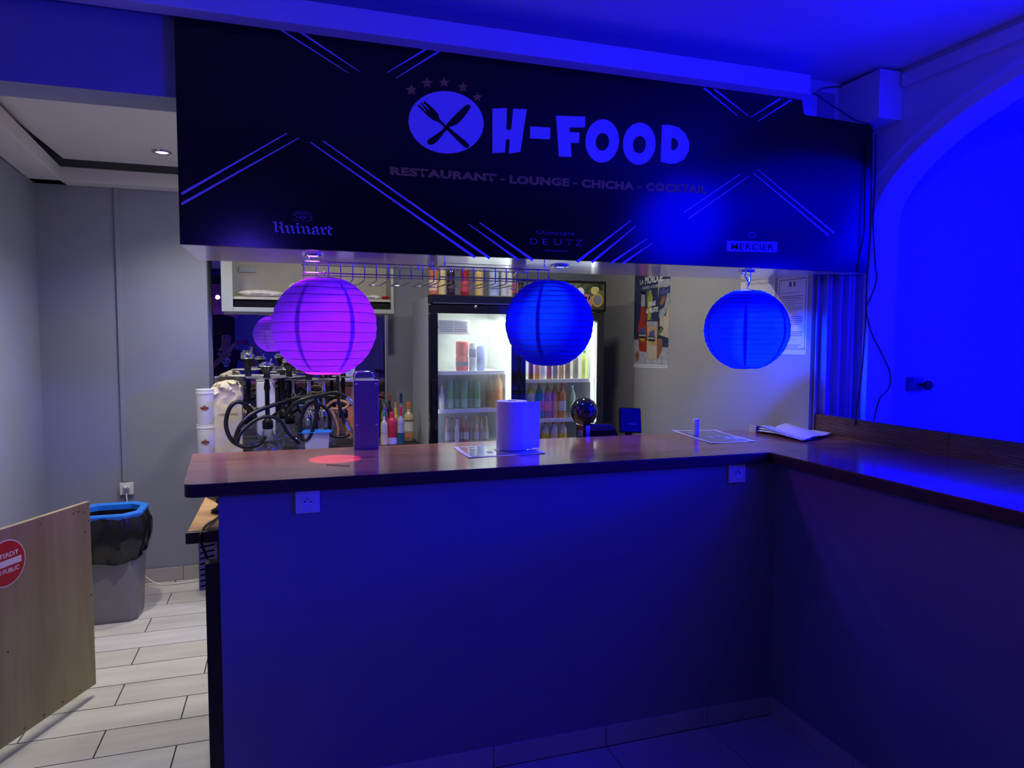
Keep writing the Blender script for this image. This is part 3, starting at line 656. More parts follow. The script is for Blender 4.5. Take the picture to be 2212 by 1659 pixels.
# ---------------------------------------------------------------- drink coolers
def cooler(name, label, x0, x1, y0, y1, ztop, zgl1, glx0, glx1, shelves, glass):
    t = thing(name, label, 'fridge', ((x0+x1)/2, (y0+y1)/2, 0)); L = lambda mb: loc(mb, t)
    L(MB().box(x0, x0+0.03, y0+0.055, y1, 0.1, ztop-0.012)).build('side_panel', M['fridge_side'], t, bevel=0.004)
    L(MB().box(x1-0.03, x1, y0+0.055, y1, 0.1, ztop-0.012)).build('side_panel', M['fridge_side'] if name[0] != 'b' else M['black'], t, bevel=0.004)
    L(MB().box(x0+0.03, x1-0.03, y1-0.03, y1, 0.1, ztop-0.012)).build('rear_liner', M['fridge_in'], t)
    L(MB().box(x0+0.03, x1-0.03, y0+0.06, y1-0.03, 0.0, 0.35)).build('plinth', M['black'], t)
    L(MB().box(x0+0.03, x1-0.03, y0+0.06, y1-0.03, ztop-0.07, ztop-0.012)).build('top_liner', M['fridge_in'], t)
    L(MB().box(x0+0.031, x0+0.04, y0+0.06, y1-0.031, 0.35, ztop-0.07)).build('inner_liner', M['fridge_in'], t)
    L(MB().box(x1-0.04, x1-0.031, y0+0.06, y1-0.031, 0.35, ztop-0.07)).build('inner_liner', M['fridge_in'], t)
    # door: four frame members, pane, handle
    d = M['black_gloss']
    L(MB().box(x0, glx0, y0, y0+0.05, 0.12, zgl1+0.0)).build('door_stile', d, t, bevel=0.003)
    L(MB().box(glx1, x1, y0, y0+0.05, 0.12, zgl1+0.0)).build('door_stile', d, t, bevel=0.003)
    L(MB().box(x0, x1, y0, y0+0.05, zgl1+0.0005, min(zgl1+0.062, ztop-0.01))).build('door_rail', d, t, bevel=0.003)
    L(MB().box(glx0+0.0005, glx1-0.0005, y0, y0+0.05, 0.12, 0.40)).build('door_rail', d, t, bevel=0.003)
    L(MB().box(glx0+0.001, glx1-0.001, y0+0.02, y0+0.024, 0.401, zgl1-0.001)).build('glass_pane', glass, t)
    for z in shelves:
        L(MB().box(x0+0.042, x1-0.042, y0+0.075, y1-0.04, z-0.006, z)).build('shelf', M['fridge_in'], t)
        L(MB().box(x0+0.042, x1-0.042, y0+0.066, y0+0.074, z-0.022, z+0.006)).build('price_rail', M['white_plastic'], t, bevel=0.002)
    L(MB().box(glx1-0.022, glx1-0.004, y0+0.058, y0+0.066, 0.42, zgl1-0.01)).build('led_strip', M['led'], t)
    if name[0] == 'g': L(MB().box(glx0+0.004, glx0+0.010, y0+0.058, y0+0.064, 0.42, zgl1-0.6)).build('led_strip', M['led'], t)
    return t
FY = 4.60
f1s = [at(1000,803,1,FY+0.07).z, at(1000,885,1,FY+0.07).z, at(1000,957,1,FY+0.07).z]
f2s = [at(1210,820,1,FY+0.07).z, at(1210,905,1,FY+0.07).z, at(1210,962,1,FY+0.07).z]
f1 = cooler('glass_door_cooler', 'left drinks cooler with a misted glass door and black frame', 0.905, 1.532, FY, 5.27, 1.928, 1.803, 0.962, 1.483, f1s, M['misted_glass'])
f2 = cooler('black_drinks_cooler', 'right drinks cooler, black, with a picture panel on top and rows of soft drinks', 1.545, 2.19, FY, 5.27, 2.045, 1.765, 1.590, 2.140, f2s, M['fridge_glass'])
L1 = lambda mb: loc(mb, f1)
L1(MB().box(0.903, 1.534, FY-0.008, FY+0.054, 1.867, 1.930)).build('header', M['black'], f1, bevel=0.006)
L1(MB().box(0.925, 1.52, FY-0.010, FY-0.0085, 1.871, 1.874)).build('header_trim', M['chrome'], f1)
q = at(1027, 663, 1, FY); MB().lathe([(0.0001,0),(0.011,0),(0.011,0.004),(0.006,0.006),(0.0001,0.006)], 20).build('door_lock', M['chrome'], f1)
lk = [o for o in f1.children if o.name.startswith('door_lock')][0]; lk.location = (q.x-f1.location.x, FY-0.001-f1.location.y, q.z); lk.rotation_euler = (PI/2, 0, 0)
L1(MB().box(0.918, 0.940, FY-0.035, FY-0.0005, 1.02, 1.36)).build('door_handle', M['black'], f1, bevel=0.008)
ev = L1(MB().box(0.972, 1.235, FY+0.18, FY+0.45, 1.665, 1.765)).build('cooling_unit', M['white_plastic'], f1, bevel=0.008)
for i in range(6):
    for j in range(2):
        L1(MB().box(1.012+j*0.105, 1.107+j*0.105, FY+0.177, FY+0.1798, 1.682+i*0.013, 1.688+i*0.013)).build('louvre', M['grey_plastic'], ev)
mb = MB(); mb.lathe([(0.0001,0),(0.012,0),(0.011,0.01),(0.0001,0.01)], 16); kn = mb.build('knob', M['black'], ev, smooth=True); kn.location = (0.990-f1.location.x, FY+0.178-f1.location.y, 1.715); kn.rotation_euler = (PI/2, 0, 0)
# picture header of the right cooler
L2 = lambda mb: loc(mb, f2)
L2(MB().box(1.545, 2.19, FY-0.03, FY+0.054, 1.83, 2.048)).build('header_box', M['black'], f2, bevel=0.004)
pf = L2(MB().box(1.56, 2.172, FY-0.0325, FY-0.0305, 1.848, 2.03)).build('picture_panel', mat('leafy_print', (0.10, 0.11, 0.04), 0.4, var=0.9, scale=20), f2)
rnd = random.Random(3)
def disc(name, x, z, r, mt, yy, rz=1.0, n=20):
    mb = MB(); mb.prism([(x+r*math.cos(2*PI*i/n), yy, z+r*rz*math.sin(2*PI*i/n)) for i in range(n)], (0, -0.0006, 0)); return L2(mb).build(name, mt, pf)
cols = [mat('fruit_green', (0.22,0.30,0.05), .4, var=.3), mat('fruit_yellow', (0.62,0.55,0.16), .4, var=.3), mat('meat_pink', (0.55,0.26,0.20), .4, var=.4), mat('leaf_dark', (0.03,0.10,0.02), .4, var=.3), mat('cream_food', (0.6,0.5,0.36), .4, var=.3)]
for i in range(34):
    x = 1.60+rnd.random()*0.53; z = 1.87+rnd.random()*0.13
    cidx = (0, 1, 3, 1)[i % 4] if z > 1.945 else (2, 4, 2, 2)[i % 4]
    disc('food_print', x, z, 0.012+rnd.random()*0.014, cols[cidx], FY-0.0326-0.0007*(i % 3), 1.1)
disc('bowl_print', 2.118, 1.912, 0.044, M['print_gold'], FY-0.036, 1.1); disc('bowl_print', 2.118, 1.913, 0.034, M['grey_plastic'], FY-0.037, 1.1)
disc('bowl_print', 1.985, 1.965, 0.03, M['paper'], FY-0.036, 1.2)
light('cooler_light', 'AREA', (1.36, FY+0.16, 1.80), (0.92, 1.0, 0.95), 3.0, (1.2, FY+0.40, 0.7), 0.16)
light('cooler_light', 'AREA', (1.86, FY+0.10, 1.75), (0.92, 1.0, 0.95), 2.6, (1.86, FY+0.35, 0.8), 0.35)

# ---------------------------------------------------------------- bottles and cans
LIQ = {}
def liq(col, rough=0.12, glow=0.0):
    k = (col, rough)
    if k not in LIQ: LIQ[k] = mat('bottle_colour', col, rough, var=0.12, scale=20, coat=0.4)
    return LIQ[k]
PROF = {
 'soda': [(0.30,0),(0.46,0.0),(0.5,0.03),(0.48,0.12),(0.5,0.2),(0.48,0.42),(0.46,0.50),(0.5,0.60),(0.48,0.68),(0.36,0.78),(0.20,0.87),(0.17,0.90),(0.17,0.93)],
 'liquor': [(0.46,0),(0.5,0.02),(0.5,0.58),(0.44,0.65),(0.24,0.71),(0.18,0.75),(0.17,0.88)],
 'square': [(0.47,0),(0.5,0.015),(0.5,0.60),(0.45,0.66),(0.25,0.72),(0.19,0.76),(0.19,0.86)],
 'syrup': [(0.42,0),(0.5,0.03),(0.47,0.15),(0.47,0.55),(0.5,0.68),(0.42,0.78),(0.24,0.83),(0.20,0.85),(0.20,0.87)],
 'waist': [(0.46,0),(0.5,0.03),(0.5,0.30),(0.40,0.42),(0.47,0.56),(0.42,0.66),(0.20,0.74),(0.17,0.78),(0.17,0.86)],
 'slim': [(0.46,0),(0.5,0.02),(0.5,0.50),(0.46,0.56),(0.30,0.64),(0.22,0.72),(0.20,0.92)],
 'can': [(0.40,0),(0.5,0.04),(0.5,0.93),(0.42,0.985),(0.42,1.0)]}
def vessel(label, px, pyb, pyt, wpx, Y, style, col, cap, band=None, group=None, name='bottle', cat=None, zb=None, band_z=(0.2, 0.5), body=None, extra=None):
    base = at(px, pyb, 1, Y); z0 = base.z if zb is None else zb
    h = at(px, pyt, 1, Y).z-z0; wd = (at(px+wpx/2, pyb, 1, Y)-at(px-wpx/2, pyb, 1, Y)).x*0.97
    t = thing(name, label, cat or name, (base.x, Y, z0+0.0008), 0, group)
    pr = [(r*wd, z*h) for r, z in PROF[style]]
    MB().lathe(pr, 20).build('body', body or liq(col), t, smooth=True)
    if style == 'can':
        MB().lathe([(0.42*wd, h+0.0005), (0.36*wd, h-0.002), (0.0001, h-0.002)], 20, cap=False).build('lid', M['steel'], t)
    elif cap is not None:
        rt = PROF[style][-1][0]*wd*1.25; zt = PROF[style][-1][1]*h
        zl = zt-h*0.015 if style in ('soda', 'syrup', 'slim') else zt-h*0.02
        MB().lathe([(rt, zl), (rt, h*0.985), (rt*0.9, h), (0.0001, h)], 16, cap=False).build('cap', liq(cap, 0.35), t, smooth=True)
    if band is not None:
        b = band_z; n = 20; rb = 0.5*wd*1.02 if style != 'soda' else 0.5*wd*1.015
        MB().lathe([(rb, b[0]*h), (rb, b[1]*h)], n, cap=False).build('label_band', liq(band, 0.5), t, smooth=True)
    if extra:
        for (nm, e0, e1, ec, sc) in extra:
            MB().lathe([(0.5*wd*sc, e0*h), (0.5*wd*sc, e1*h)], 20, cap=False).build(nm, liq(ec, 0.5), t, smooth=True)
    return t
OR, YE, GR, RD, PU, WH, BR = (0.75,0.22,0.02), (0.8,0.65,0.03), (0.03,0.30,0.08), (0.6,0.03,0.04), (0.18,0.05,0.4), (0.8,0.8,0.78), (0.2,0.07,0.03)
# left cooler, top shelf
z = f1s[0]
vessel('red and dark energy drink can standing on the top shelf of the left cooler', 998, 799, 768, 27, FY+0.16, 'can', (0.75,0.06,0.05), None, (0.05,0.04,0.25), name='drink_can', cat='can', zb=z, band_z=(0.35, 0.6))
vessel('second red can, stacked on the red and dark can in the left cooler', 998, 768, 738, 27, FY+0.16, 'can', (0.8,0.10,0.07), None, name='drink_can', cat='can', zb=at(998,768.4,1,FY+0.16).z)
vessel('silver and navy can beside the red cans in the left cooler', 1021, 799, 742, 15, FY+0.14, 'can', (0.45,0.5,0.6), None, (0.05,0.05,0.3), name='drink_can', cat='can', zb=z, band_z=(0.5, 0.8))
vessel('dark blue can furthest right on the top shelf of the left cooler', 1038, 799, 748, 17, FY+0.24, 'can', (0.10,0.13,0.45), None, name='drink_can', cat='can', zb=z)
for i, px in enumerate((972, 987, 1003, 1018, 1031)):
    vessel('tall green can, '+('leftmost','second from left','middle one','second from right','rightmost')[i]+' of the row in the left cooler', px, 879, 822+i % 2, 14, FY+0.14+0.05*(i % 2), 'can', (0.12,0.42,0.12), None, (0.35,0.55,0.35), 'green cans in the left cooler', 'drink_can', 'can', zb=f1s[1], band_z=(0.05, 0.35))
vessel('orange drink bottle with a yellow cap, right end of left cooler middle shelf', 1076, 879, 803, 19, FY+0.13, 'soda', (0.85,0.35,0.03), YE, OR, zb=f1s[1])
vessel('blurred orange bottle just left of the yellow-capped one in the left cooler', 1058, 879, 808, 18, FY+0.26, 'soda', (0.7,0.45,0.08), YE, OR, zb=f1s[1])
vessel('pale milky bottle at the far left of the middle shelf in the left cooler', 954, 879, 832, 12, FY+0.11, 'slim', (0.8,0.72,0.55), YE, WH, zb=f1s[1])
sm = [(966,(.65,.35,.28),RD),(976,(.7,.5,.35),RD),(987,(.72,.66,.58),RD),(997,(.55,.16,.06),OR),(1007,(.5,.12,.06),(.7,.6,.3)),(1018,(.8,.68,.4),YE),(1029,(.75,.5,.2),YE),(1039,(.8,.66,.42),YE),(1050,(.6,.5,.12),YE)]
for i, (px, c, cp) in enumerate(sm):
    vessel('little glass bottle, '+('leftmost','second','third','fourth','middle','fourth from right','third from right','second from right','rightmost')[i]+' in the bottom row of the left cooler', px, 954, 900+(i % 2)*2, 10.5, FY+0.12+0.04*(i % 2), 'slim', c, cp, (0.75,0.68,0.6), 'small glass bottles in the left cooler', zb=f1s[2], band_z=(0.1, 0.4))
# right cooler
tb = [(1147,(.2,.05,.03),(.3,.05,.05)),(1160,(.65,.25,.04),OR),(1172,(.7,.7,.7),WH),(1186,(.35,.09,.05),RD),(1199,(.25,.2,.18),WH),(1212,(.5,.32,.2),OR),(1226,(.3,.18,.12),BR),(1243,(.35,.3,.25),BR),(1262,(.65,.75,.15),GR)]
for i, (px, c, cp) in enumerate(tb):
    vessel('bottle, top shelf of right cooler, '+('far left','orange, second from left','clear, third from left','dark red, fourth from left','grey, in the middle','tan, right of the middle','brown, third from right','brown-grey, second from right','lime green, far right')[i], px, 816, 757, 11.5, FY+0.12+0.05*(i % 2), 'soda', c, cp, None, 'bottles on the top shelf of the right cooler', zb=f2s[0])
mb_ = [(1145,(.6,.6,.08),YE,(.55,.55,.05),'lime-coloured'),(1164,(.05,.35,.16),YE,(.85,.25,.04),'green with an orange label'),(1183,(.35,.16,.1),YE,(.85,.22,.06),'red-labelled'),(1199,(.75,.35,.05),YE,(.9,.45,.05),'bright orange'),(1214,(.6,.25,.1),OR,(.5,.55,.75),'peach tea with a bluish label'),(1235,(.4,.55,.4),WH,(.15,.5,.15),'clear with a green label')]
for i, (px, c, cp, bd, nm) in enumerate(mb_):
    vessel('soft drink bottle, middle shelf of right cooler, '+nm, px, 901, 828+(i == 5)*4, 15.8, FY+0.12+0.03*(i % 2), 'soda', c, cp, bd, 'soft drinks on the middle shelf of the right cooler', zb=f2s[1], band_z=(0.22, 0.5))
lb_ = [(1153,'partly hidden behind the paper roll',BR),(1177,'second from left',OR),(1196,'second from right',OR),(1215,'rightmost',OR)]
for px, nm, cp in lb_:
    vessel('small yellow juice bottle in the right cooler, '+nm, px, 958, 911, 17.5, FY+0.12, 'soda', (.72,.62,.38), cp, (.85,.65,.03), 'juice bottles in the right cooler', zb=f2s[2], band_z=(0.15, 0.5))
# on top of the left cooler
tp = [(936,'amber sauce bottle with a pale label',(.55,.16,.05),(.4,.2,.15),(.75,.45,.3),19,560),(955,'pale yellow bottle',(.62,.5,.2),(.5,.35,.25),None,17,562),(974,'nearly black bottle',(.02,.01,.02),(.35,.1,.08),None,18,566),(1004,'deep red bottle with an orange top',(.35,.01,.02),OR,(.55,.04,.06),19,562),(1035,'pale yellow bottle with a white cap',(.65,.48,.15),WH,None,18,566),
 (1067,'pale blue water bottle',(.45,.58,.8),(.5,.65,.85),(.35,.48,.75),22,560),(1089,'clear ribbed bottle',(.6,.63,.63),WH,None,16,566),(1101,'white plastic bottle',(.65,.66,.68),WH,None,12,575),(1113,'green-capped dark bottle',(.10,.10,.11),GR,(.5,.05,.12),17,572)]
for px, nm, c, cp, bd, wv, pt in tp:
    vessel(nm+' standing on top of the left cooler', px, 636, pt, wv, FY+0.10, 'soda', c, cp, bd, 'bottles on top of the left cooler', zb=1.9302, band_z=(0.12, 0.42))
# liquor and syrup bottles on the rear counter
GP = 'syrup and liquor bottles on the rear counter'
def rv(label, px, pb, pt, wv, style, c, cp, bd=None, **kw):
    d = at(px, pb, 2, ZR); vessel(label, px, pb, pt, wv, max(4.50, min(5.22, d.y)), style, c, cp, bd, GP, zb=ZR, **kw)
rv('cream liqueur bottle with an orange cap and white label, rightmost on the rear counter', 883, 952, 868, 22, 'square', (.55,.43,.24), (.55,.18,.04), (.7,.68,.62), band_z=(0.25, 0.52), extra=[('lower_label', 0.1, 0.2, (.7,.28,.1), 1.02), ('upper_label', 0.5, 0.54, (.1,.11,.1), 1.03)])
rv('red syrup bottle with a red cap and pale lower label in front of the others', 847, 958, 890, 24, 'syrup', (.6,.04,.06), (.6,.03,.05), (.68,.6,.72), band_z=(0.0, 0.2))
rv('wavy clear bottle with a red neck and dark green label beside the red syrup', 866, 958, 879, 17, 'waist', (.42,.42,.42), (.6,.03,.06), (.02,.12,.10), band_z=(0.02, 0.3), extra=[('neck_sleeve', 0.76, 0.86, (.6,.03,.06), 0.42)])
rv('small milky bottle with a green cap left of the red syrup', 830, 960, 888, 16, 'liquor', (.5,.45,.38), (.02,.25,.14), (.7,.55,.35), band_z=(0.0, 0.3))
rv('purple-capped bottle behind the milky bottle', 832, 956, 880, 17, 'liquor', (.12,.05,.2), PU)
rv('clear bottle with a navy foil neck standing by the left cooler', 867, 950, 850, 13, 'liquor', (.3,.32,.36), (.02,.03,.12), extra=[('neck_sleeve', 0.80, 0.985, (.02,.03,.12), 0.5)])
rv('yellow-necked bottle with an orange cap behind the red syrup', 855, 952, 869, 14, 'liquor', (.55,.45,.08), (.6,.25,.07), extra=[('neck_sleeve', 0.72, 0.86, (.75,.65,.1), 0.45)])
rv('tall dark bottle with a dull red cap behind the yellow-necked one', 842, 948, 852, 15, 'liquor', (.03,.02,.03), (.35,.06,.08))
rv('tall clear bottle with a green cap behind the tap column', 831, 950, 858, 15, 'liquor', (.25,.25,.27), (.02,.16,.08))
rv('second dark bottle with a dull red cap, beside the first', 823, 944, 850, 12, 'liquor', (.03,.02,.03), (.35,.06,.08))

# ---------------------------------------------------------------- hookahs
def hookah(label, px, Y, py_tray, py_top, chrome=False, r_tray=0.10, base=0.075, glass=None, hmd=True, seed=0):
    q = at(px, 900, 1, Y); zt = at(px, py_tray, 1, Y).z-ZR; ztop = at(px, py_top, 1, Y).z-ZR
    t = thing('hookah', label, 'hookah', (q.x, Y, ZR+0.001), 0, 'hookahs on the rear counter')
    b = base
    MB().lathe([(b*0.85,0),(b,0.012),(b*1.02,0.04),(b*0.8,0.085),(b*0.42,0.13),(b*0.30,0.17),(b*0.32,0.19)], 28, cap=False).build('glass_base', glass or M['glass'], t, smooth=True)
    st = M['chrome'] if chrome else M['black']
    if chrome:
        pr = [(0.026,0.17),(0.030,0.20),(0.034,0.225),(0.018,0.26),(0.010,0.275),(0.009,zt-0.12),(0.014,zt-0.09),(0.012,zt-0.05),(0.008,zt-0.02),(0.010,zt)]
    else:
        pr = [(0.026,0.165),(0.032,0.17),(0.032,0.215),(0.020,0.225),(0.014,0.24),(0.014,zt-0.08),(0.020,zt-0.06),(0.016,zt-0.03),(0.011,zt)]
    MB().lathe(pr, 20).build('stem', st, t, smooth=True)
    MB().lathe([(0.008,zt),(r_tray*0.6,zt-0.003),(r_tray,zt+0.006),(r_tray*1.01,zt+0.009),(r_tray*0.6,zt+0.001),(0.008,zt+0.004)], 32, cap=False).build('ash_tray', M['steel'] if chrome or seed % 2 else M['white_plastic'], t, smooth=True)
    hb = ztop-zt
    MB().lathe([(0.022,zt+0.004),(0.018,zt+hb*0.2),(0.020,zt+hb*0.4),(0.036,zt+hb*0.62),(0.038,zt+hb*0.74),(0.030,zt+hb*0.74)], 22, cap=False).build('clay_bowl', M['black'], t, smooth=True)
    if hmd:
        MB().lathe([(0.0001,zt+hb*0.74),(0.042,zt+hb*0.74),(0.046,zt+hb*0.80),(0.044,zt+hb*0.90),(0.030,zt+hb*0.93),(0.032,zt+hb),(0.0001,zt+hb*1.0)], 22, cap=False).build('charcoal_holder', M['chrome'], t, smooth=True)
        MB().tube([(0.02,0.0,zt+hb*0.95),(0.03,-0.01,zt+hb*1.22)], 0.004, 6).build('lid_handle', M['steel'], t)
    MB().tube([(0.015,0,0.235),(0.05,-0.01,0.26),(0.062,-0.012,0.268)], 0.009, 10).build('hose_port', st, t, smooth=True)
    return t
hookah('black hookah with a clear bell base, nearest, standing in the middle of the group', 578, 4.56, 818, 783, base=0.088, r_tray=0.125, seed=1)
hookah('black hookah behind the paper bag with a tall chrome charcoal holder', 538, 4.86, 814, 762, base=0.085, r_tray=0.12)
hookah('black hookah with a smoky base between the nearest one and the chrome ones', 626, 4.80, 816, 772, base=0.10, r_tray=0.11, seed=1)
hookah('left chrome hookah with a bulging polished stem', 668, 4.64, 822, 788, True, base=0.07, r_tray=0.13, hmd=False)
hookah('right chrome hookah with a slim stem beside the bulging one', 700, 4.83, 822, 800, True, base=0.08, r_tray=0.11, hmd=False)
hookah('black hookah at the right rear, half hidden by the tap column', 742, 5.05, 815, 790, base=0.08, r_tray=0.08, hmd=False)
hookah('hookah at the back with a low wide silver lid', 612, 5.14, 812, 795, base=0.07, r_tray=0.09)
def hose(label, pts, rad=0.0125, mt=None, tip=None, cat='hose'):
    P3 = [at(x, y, 1, Y) for x, y, Y in pts]; t = thing('hookah_hose', label, cat, P3[0], 0, 'hookah hoses looped over the stems')
    sm_ = spline(P3, 6); o = t.location.copy()
    MB().tube([p-o for p in sm_], rad, 10).build('tubing', mt or M['rubber'], t, smooth=True)
    if tip:
        a, b = at(*tip[0][:2], 1, tip[0][2])-o, at(*tip[1][:2], 1, tip[1][2])-o
        mb = MB(); d = (b-a); mb.tube([a, b], rad*0.75, 10)
        for i in range(7): c = a+d*(i/7); mb.tube([c, c+d*0.07], rad*1.15, 10)
        mb.build('coiled_fitting', M['chrome'], t, smooth=True)
hose('black hose making a large loop in front of the paper bag', [(552,902,4.50),(538,880,4.46),(515,868,4.42),(497,880,4.40),(488,912,4.40),(494,940,4.40),(508,957,4.40),(532,966,4.40),(558,960,4.42),(572,945,4.5)], tip=((537,876,4.47),(549,887,4.49)))
hose('black hose rising from the loop across to the chrome stems', [(508,950,4.38),(516,925,4.38),(534,902,4.40),(560,886,4.44),(600,872,4.48),(640,860,4.5),(690,856,4.50),(735,858,4.5)])
hose('thin black hose doubling back beside the large loop', [(512,958,4.36),(520,935,4.37),(545,912,4.40),(575,900,4.42),(604,908,4.46),(622,935,4.48),(645,958,4.5)], 0.011)
hose('black hose arching over the chrome hookahs with a silver coiled fitting', [(612,898,4.46),(640,870,4.44),(665,860,4.43),(700,852,4.43),(727,848,4.43),(748,858,4.44)], tip=((748,858,4.44),(762,872,4.45)))
hose('black hose looped round the left chrome stem', [(648,940,4.46),(650,905,4.46),(660,880,4.46),(678,866,4.46),(684,880,4.46),(680,915,4.46),(668,945,4.46),(655,950,4.46),(646,935,4.46)], 0.012)
hose('black hose looped round the right chrome stem', [(690,872,4.56),(706,885,4.56),(713,910,4.56),(708,938,4.56),(695,950,4.56),(684,930,4.56),(683,900,4.56),(688,876,4.56)], 0.012)
hose('dark hose hanging straight down near the tap column with a coiled silver end', [(729,812,4.48),(730,850,4.48),(735,885,4.48),(744,912,4.48),(746,915,4.48)], 0.011, tip=((746,912,4.48),(755,930,4.48)))
hose('black hose lying low between the blue-lidded tub and the tap column', [(755,938,4.5),(745,943,4.5),(728,944,4.5),(712,938,4.5),(702,925,4.52)], 0.009)
hose('tan brown hose coiled behind the chrome hookahs', [(706,878,4.66),(722,866,4.66),(744,868,4.66),(752,876,4.66),(738,884,4.66),(716,884,4.66),(722,900,4.66),(729,925,4.66),(728,945,4.66)], 0.010, mt=M['butcher'])
# ---------------------------------------------------------------- tubs, paper bag, blue-lidded box
for i, (yb, yt, nm) in enumerate(((978, 914, 'lower white lidded tub of the stack against the grey wall end'), (914, 840, 'upper white lidded tub of the stack against the grey wall end'))):
    Yt = 4.62; zz = ZR+0.001 if i == 0 else at(446,914,1,Yt).z; b = at(446, 914, 1, Yt)
    h = (at(446,914,1,Yt).z-ZR-0.002) if i == 0 else (at(446,840,1,Yt).z-zz)
    t = thing('lidded_tub', nm, 'tub', (b.x-0.004, Yt, zz+0.0005), 0, 'white lidded tubs'); r_ = 0.052
    MB().lathe([(r_*0.92,0),(r_*0.95,0.004),(r_,h*0.86)], 32).build('body', M['white_plastic'], t, smooth=True)
    MB().lathe([(r_*1.05,h*0.862),(r_*1.05,h*0.90),(r_*1.02,h*0.905),(r_*1.03,h*0.99),(0.0001,h*0.99)], 32, cap=False).build('lid', M['white_plastic'], t, smooth=True)
    mk = MB()
    for (dx, dz, sx, sz) in ((-0.012,0.0,0.012,0.008),(0.0,0.006,0.011,0.013),(0.013,0.001,0.012,0.008),(0.002,-0.008,0.013,0.006)):
        n_ = 12; mk.prism([((dx+sx*math.cos(2*PI*j/n_)), -math.sqrt(max(1e-6, r_*r_*1.0-(dx+sx*math.cos(2*PI*j/n_))**2))-0.0008, h*0.45+dz+sz*math.sin(2*PI*j/n_)) for j in range(n_)], (0,-0.0005,0))
    mk.build('emblem', liq((.35,.10,.07), .5), t)
    text_mesh('lettering', 'SQUO', M['black'], t, (-0.022, -r_-0.0018, h*0.43), (1,0,0), (0,0,1), 0.042, 0.012, 0.02)
def crumple_bag():
    Yb = 4.60; a = at(464, 975, 1, Yb).x; b = at(524, 975, 1, Yb).x; z1 = at(490, 868, 1, Yb).z; zt = at(490, 826, 1, Yb).z
    t = thing('paper_bag', 'cream printed paper bag with a crumpled top, between the white tubs and the hookahs', 'bag', ((a+b)/2, Yb+0.06, ZR+0.001))
    rnd = random.Random(11); hw, hd = (b-a)/2, 0.055; n = 40; k = 22; vs = []; fs = []
    H = zt-ZR-0.001
    for i in range(k+1):
        v = i/k; top = max(0, (v-0.62)/0.38)
        for j in range(n):
            u = j/n*4; s_ = int(u); f = u-s_
            cxs = [(-1,-1),(1,-1),(1,1),(-1,1),(-1,-1)]
            x = cxs[s_][0]+(cxs[s_+1][0]-cxs[s_][0])*f; y = cxs[s_][1]+(cxs[s_+1][1]-cxs[s_][1])*f
            am = 0.0008+top*0.005; fo = 0.016*top*math.sin(j*1.3+2.5*math.sin(i*0.9))+0.008*top*math.sin(i*1.9+j*0.7)
            vs.append((x*hw*(1+0.14*top*(1-0.5*top)-(0.25 if v > 0.97 else 0))+rnd.uniform(-am, am)+0.01*top*math.sin(9*x+i), y*hd*(1-0.25*top)+fo+rnd.uniform(-am, am), H*v+0.5*fo+rnd.uniform(-am, am)*(1 if i else 0)-0.012*top*(x*x)))
    for i in range(k):
        for j in range(n): fs.append((i*n+j, i*n+(j+1) % n, (i+1)*n+(j+1) % n, (i+1)*n+j))
    fs.append(tuple(k*n+j for j in range(n))); MB().add(vs, fs).build('paper', M['kraft'], t, smooth=True)
    brown = liq((.10,.06,.045), .6)
    text_mesh('lettering', "L'ESPRIT SAINT", brown, t, (-0.055, -hd-0.0035, (at(500,898,1,Yb).z-ZR)), (1,0,0), (0,0,1), 0.115, 0.013, 0.008)
    text_mesh('lettering', "SAINT", brown, t, (0.012, -hd-0.0035, (at(500,948,1,Yb).z-ZR)), (1,0,0), (0,0,1), 0.05, 0.02, 0.01)
    text_mesh('lettering', "AMES", brown, t, (0.012, -hd-0.0035, (at(500,957,1,Yb).z-ZR)), (1,0,0), (0,0,1), 0.05, 0.02, 0.01)
crumple_bag()
package('crumpled cream paper bundle on top of the white tubs and paper bag', at(458,832,1,4.68).x, at(496,832,1,4.68).x, 4.78, at(476,842,1,4.78).z, 0.055, M['kraft'], 'paper_bundle', 'paper', 21, 0.1)
package('black and white checked cloth lying on the paper bag', at(493,838,1,4.66).x, at(517,838,1,4.66).x, 4.66, at(505,832,1,4.66).z, 0.03, mat('checked_cloth', (0.4,0.4,0.42), .7, var=.99, scale=70), 'checked_cloth', 'cloth', 22, 0.06)
Yt = 4.47; ta = at(657, 960, 1, Yt).x; tb_ = at(712, 960, 1, Yt).x; th = at(685, 935, 1, Yt).z-ZR
t = thing('storage_tub', 'translucent white plastic tub with a loose bright blue lid behind the bar top', 'tub', ((ta+tb_)/2, Yt+0.03, ZR+0.001))
hw = (tb_-ta)/2
mb = MB(); mb.add([(-hw*.88,-.04,0),(hw*.88,-.04,0),(hw*.88,.035,0),(-hw*.88,.035,0),(-hw,-.045,th),(hw,-.045,th),(hw,.04,th),(-hw,.04,th)], [(3,2,1,0),(0,1,5,4),(1,2,6,5),(2,3,7,6),(3,0,4,7)])
mb.build('body', mat('translucent_plastic', (0.62,0.66,0.64), .35, var=.05, trans=0.25), t, bevel=0.006)
mb = MB(); mb.add([(-hw*1.5,-.055,th+.003),(hw*1.15,-.06,th+.002),(hw*1.3,.045,th+.004),(-hw*1.05,.045,th+.008),(-hw*1.05,-.035,th+.014),(hw*.9,-.035,th+.013),(hw*1.0,.035,th+.014),(-hw*.9,.035,th+.018)], [(3,2,1,0),(4,5,6,7),(0,1,5,4),(1,2,6,5),(2,3,7,6),(3,0,4,7)])
mb.build('lid', M['blue_plastic'], t, bevel=0.003)

